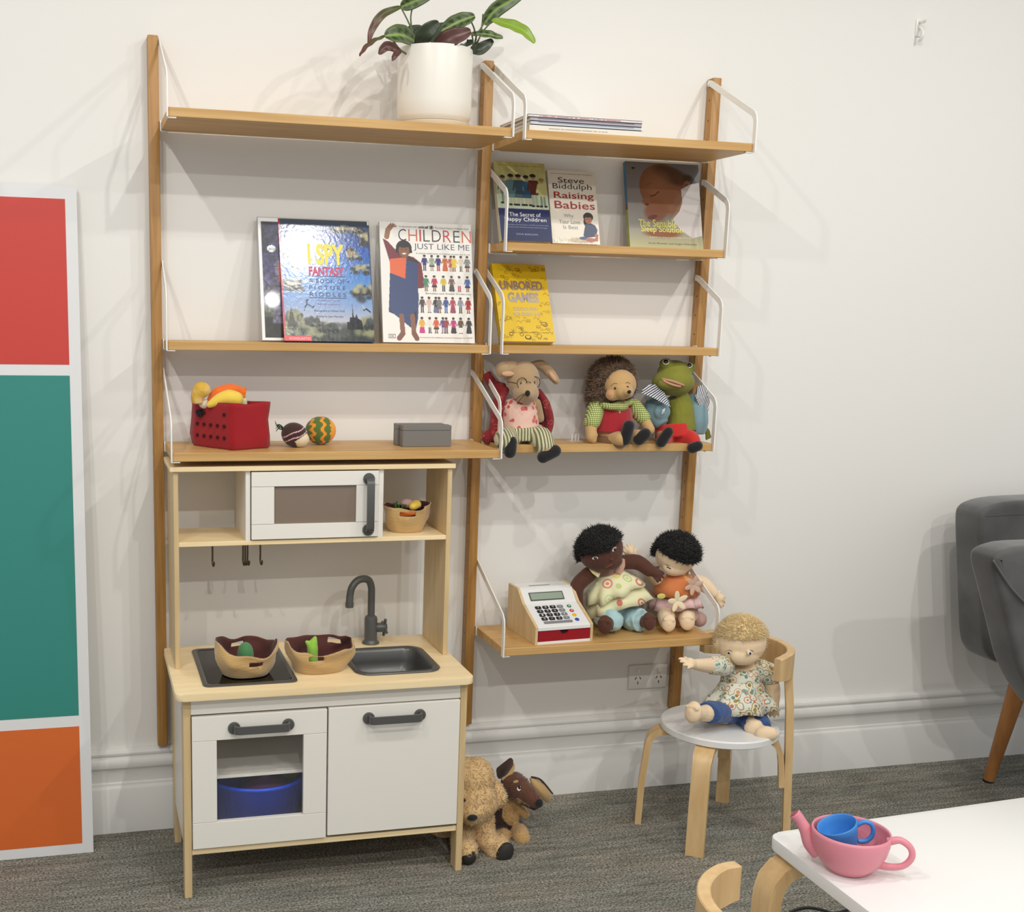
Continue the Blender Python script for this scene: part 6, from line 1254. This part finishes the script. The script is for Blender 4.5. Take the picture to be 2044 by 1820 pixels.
# teapot bowl and cup
M_pink = mat('pink_plastic', (222, 140, 154), .4); M_pinkin = M_pink
tc2 = atz(1692, 1736, TZ); tc2 = V((tc2.x, tc2.y, TZ + .0004))
t = thing('toy_teapot', 'lidless pink plastic toy teapot on the white table', 'toy teapot', tc2)
pr = [(.028, 0), (.032, .002), (.034, .005), (.047, .017), (.0570, .036), (.0612, .053), (.0618, .064), (.0612, .070), (.0585, .0695), (.0590, .064), (.0583, .053), (.0540, .037), (.044, .020), (.030, .007), (.001, .005)]
bm = nb(); lathe(bm, tc2, pr, 56, cap1=False); tb = obj('bowl', bm, M_pink, t, smooth=True)
ldir = V((-cr.x, -cr.y, 0)).normalized(); rdir = V((.80, -.60, 0)).normalized(); ldir = -rdir
W2 = lambda d, a_, z: tc2 + d * a_ + V((0, 0, z))
bm = nb(); tube(bm, [W2(ldir, .046, .022), W2(ldir, .060, .036), W2(ldir, .069, .054), W2(ldir, .079, .070), W2(ldir, .089, .081)], [.015, .0135, .0105, .009, .0100], 16, 6, caps=True); obj('spout', bm, M_pink, t, smooth=True)
bm = nb(); cyl(bm, W2(ldir, .0893, .0815), W2(ldir, .0900, .0823), .0070); obj('spout_mouth', bm, mat('pink_plastic_inner', (170, 84, 100), .5), t)
bm = nb(); tube(bm, [W2(rdir, .056, .060), W2(rdir, .074, .066), W2(rdir, .090, .056), W2(rdir, .093, .040), W2(rdir, .082, .024), W2(rdir, .062, .018), W2(rdir, .044, .019)], [.007, .0058, .0052, .0052, .0052, .006, .0075], 14, 8); obj('handle', bm, M_pink, t, smooth=True)
M_blue = mat('blue_plastic', (66, 138, 212), .4); ax = V((-.36, .06, .93)).normalized(); cb_ = tc2 + ldir * .021 + V((0, .003, .073)) - ax * .047
t = thing('toy_cup', 'small blue plastic toy cup lying tilted inside the pink teapot', 'toy cup', cb_)
bm = nb(); lathe(bm, cb_, [(.017, 0), (.020, .003), (.026, .018), (.0305, .036), (.0325, .047), (.0315, .049), (.0300, .047), (.0280, .036), (.024, .018), (.017, .006), (.001, .005)], 44, ax, cap1=False); obj('bowl', bm, M_blue, t, smooth=True)
hd_ = V((.86, -.45, .35)); hd_ = (hd_ - ax * hd_.dot(ax)).normalized(); Wc = lambda a_, h: cb_ + hd_ * a_ + ax * h
bm = nb(); tube(bm, [Wc(.028, .038), Wc(.042, .042), Wc(.052, .034), Wc(.050, .018), Wc(.038, .008), Wc(.024, .010)], [.004, .0038, .0036, .0036, .004, .0045], 12, 8); obj('handle', bm, M_blue, t, smooth=True)
# cable on the carpet
pts = [atz(a_, b_, .004) for a_, b_ in ((1560, 1832), (1585, 1817), (1612, 1811), (1640, 1815), (1664, 1822), (1690, 1816), (1712, 1806))]
bm = nb(); tube(bm, pts, .0032, 8, 6); tag(obj('power_cable', bm, mat('black_cable', (26, 26, 28), .5), None, smooth=True, origin=(pts[3].x, pts[3].y, .001)), 'black cable lying on the carpet under the white table', 'cable')
# ------------------------------------------------------------------ grey armchair at the right edge
M_velvet = mat('grey_velvet', (62, 62, 60), .7, sheen=.4, vary=((7, 7, 7), (84, 84, 84), .38, .62))
t = thing('armchair', 'grey velvet armchair with slanted oak legs at the right edge', 'armchair', (2.62, -.45, 0))
def slab(name, outline, ydep, th, m, bev=.02, skew=0.0, parent=None, smooth=True):
    for _ in range(3):     # round the corners by cutting them
        nx_ = []
        for (a0_, b0_), (a1_, b1_) in zip(outline, outline[1:] + outline[:1]): nx_ += [(a0_ * .8 + a1_ * .2, b0_ * .8 + b1_ * .2), (a0_ * .2 + a1_ * .8, b0_ * .2 + b1_ * .8)]
        outline = nx_
    area = sum(a_[0] * b_[1] - b_[0] * a_[1] for a_, b_ in zip(outline, outline[1:] + outline[:1])); sg = 1 if area > 0 else -1; n = len(outline); nor = []
    for i_ in range(n):
        d_ = (V((*outline[(i_ + 1) % n], 0)) - V((*outline[i_ - 1], 0))); nor.append(V((-d_.y, d_.x, 0)).normalized() * sg)
    def ring(ins, d): return [V((outline[i_][0] + nor[i_].x * ins, ydep + d, outline[i_][1] + nor[i_].y * ins)) for i_ in range(n)]
    bm = nb(); rs_ = [ring(bev * 1.6, -.0), ring(bev, .0)] + [ring(bev * (1 - math.sin(math.radians(q_))), bev * (1 - math.cos(math.radians(q_)))) for q_ in (25, 50, 70, 90)]
    rs_ += [ring(bev * (1 - math.sin(math.radians(q_))), th - bev * (1 - math.cos(math.radians(q_)))) for q_ in (90, 70, 50, 25)] + [ring(bev, th), ring(bev * 1.6, th)]
    loft(bm, rs_); return obj(name, bm, m, parent or t, auto=50)
A_ = lambda px, py, y: at(px, py, y)
yb_ = -.22; q = [A_(1963, 1291, yb_), A_(1959, 1180, yb_), A_(1956, 1060, yb_), A_(1957, 1028, yb_), A_(1968, 1014, yb_), A_(1995, 1004, yb_), A_(2044, 998, yb_)]
out = [(p.x, p.z) for p in q] + [(3.02, q[-1].z + .005), (3.05, q[-1].z - .05), (3.03, .44), (2.98, .395)] + [(p.x, p.z) for p in (A_(2040, 1338, yb_), A_(2010, 1330, yb_), A_(1980, 1318, yb_))]
slab('backrest', out, yb_, .11, M_velvet, .014)
yn = -.66; q = [A_(2036, 1345, yn), A_(2016, 1260, yn), A_(1998, 1185, yn), A_(1984, 1130, yn), A_(1986, 1112, yn), A_(2000, 1100, yn), A_(2044, 1088, yn)]
out = [(p.x, p.z) for p in q] + [(2.66, q[-1].z - .01), (2.74, q[-1].z - .06), (2.74, .42), (2.70, .36), (2.2, .36)]
arm = slab('armrest', out, yn, .09, M_velvet, .014)
bm = nb(); tube(bm, [A_(1983, 1118, yn - .002), A_(2000, 1146, yn - .005), A_(2020, 1175, yn - .006), A_(2048, 1205, yn - .006)], .003, 8); obj('piping', bm, mat('velvet_piping', (96, 95, 92), .7), arm, smooth=True)
bm = nb(); box(bm, 2.52, 2.95, yn + .05, yb_ + .05, .34, .50, .03, 3); obj('seat_cushion', bm, M_velvet, t, smooth=True)
p0 = at(1973, 1557, -.198); M_oak = wood('oak_leg', (170, 116, 60), (146, 94, 44), (40, 40, 8), .45)
for a_, b_ in ((V((2.447, -.20, 0)), V((2.50, -.24, .40))), (V((2.30, -.60, 0)), V((2.36, -.57, .36))), (V((3.0, -.2, 0)), V((2.95, -.24, .40))), (V((2.85, -.62, 0)), V((2.8, -.58, .36)))):
    bm = nb(); d_ = (b_ - a_).normalized(); cyl(bm, a_, b_, .0155, .030, 24); lg = obj('leg', bm, M_oak, t, auto=40); bm = nb(); cyl(bm, a_ - V((0, 0, .0)), a_ + d_ * .006, .0160, .0162, 24); obj('glide', bm, M_black, lg)
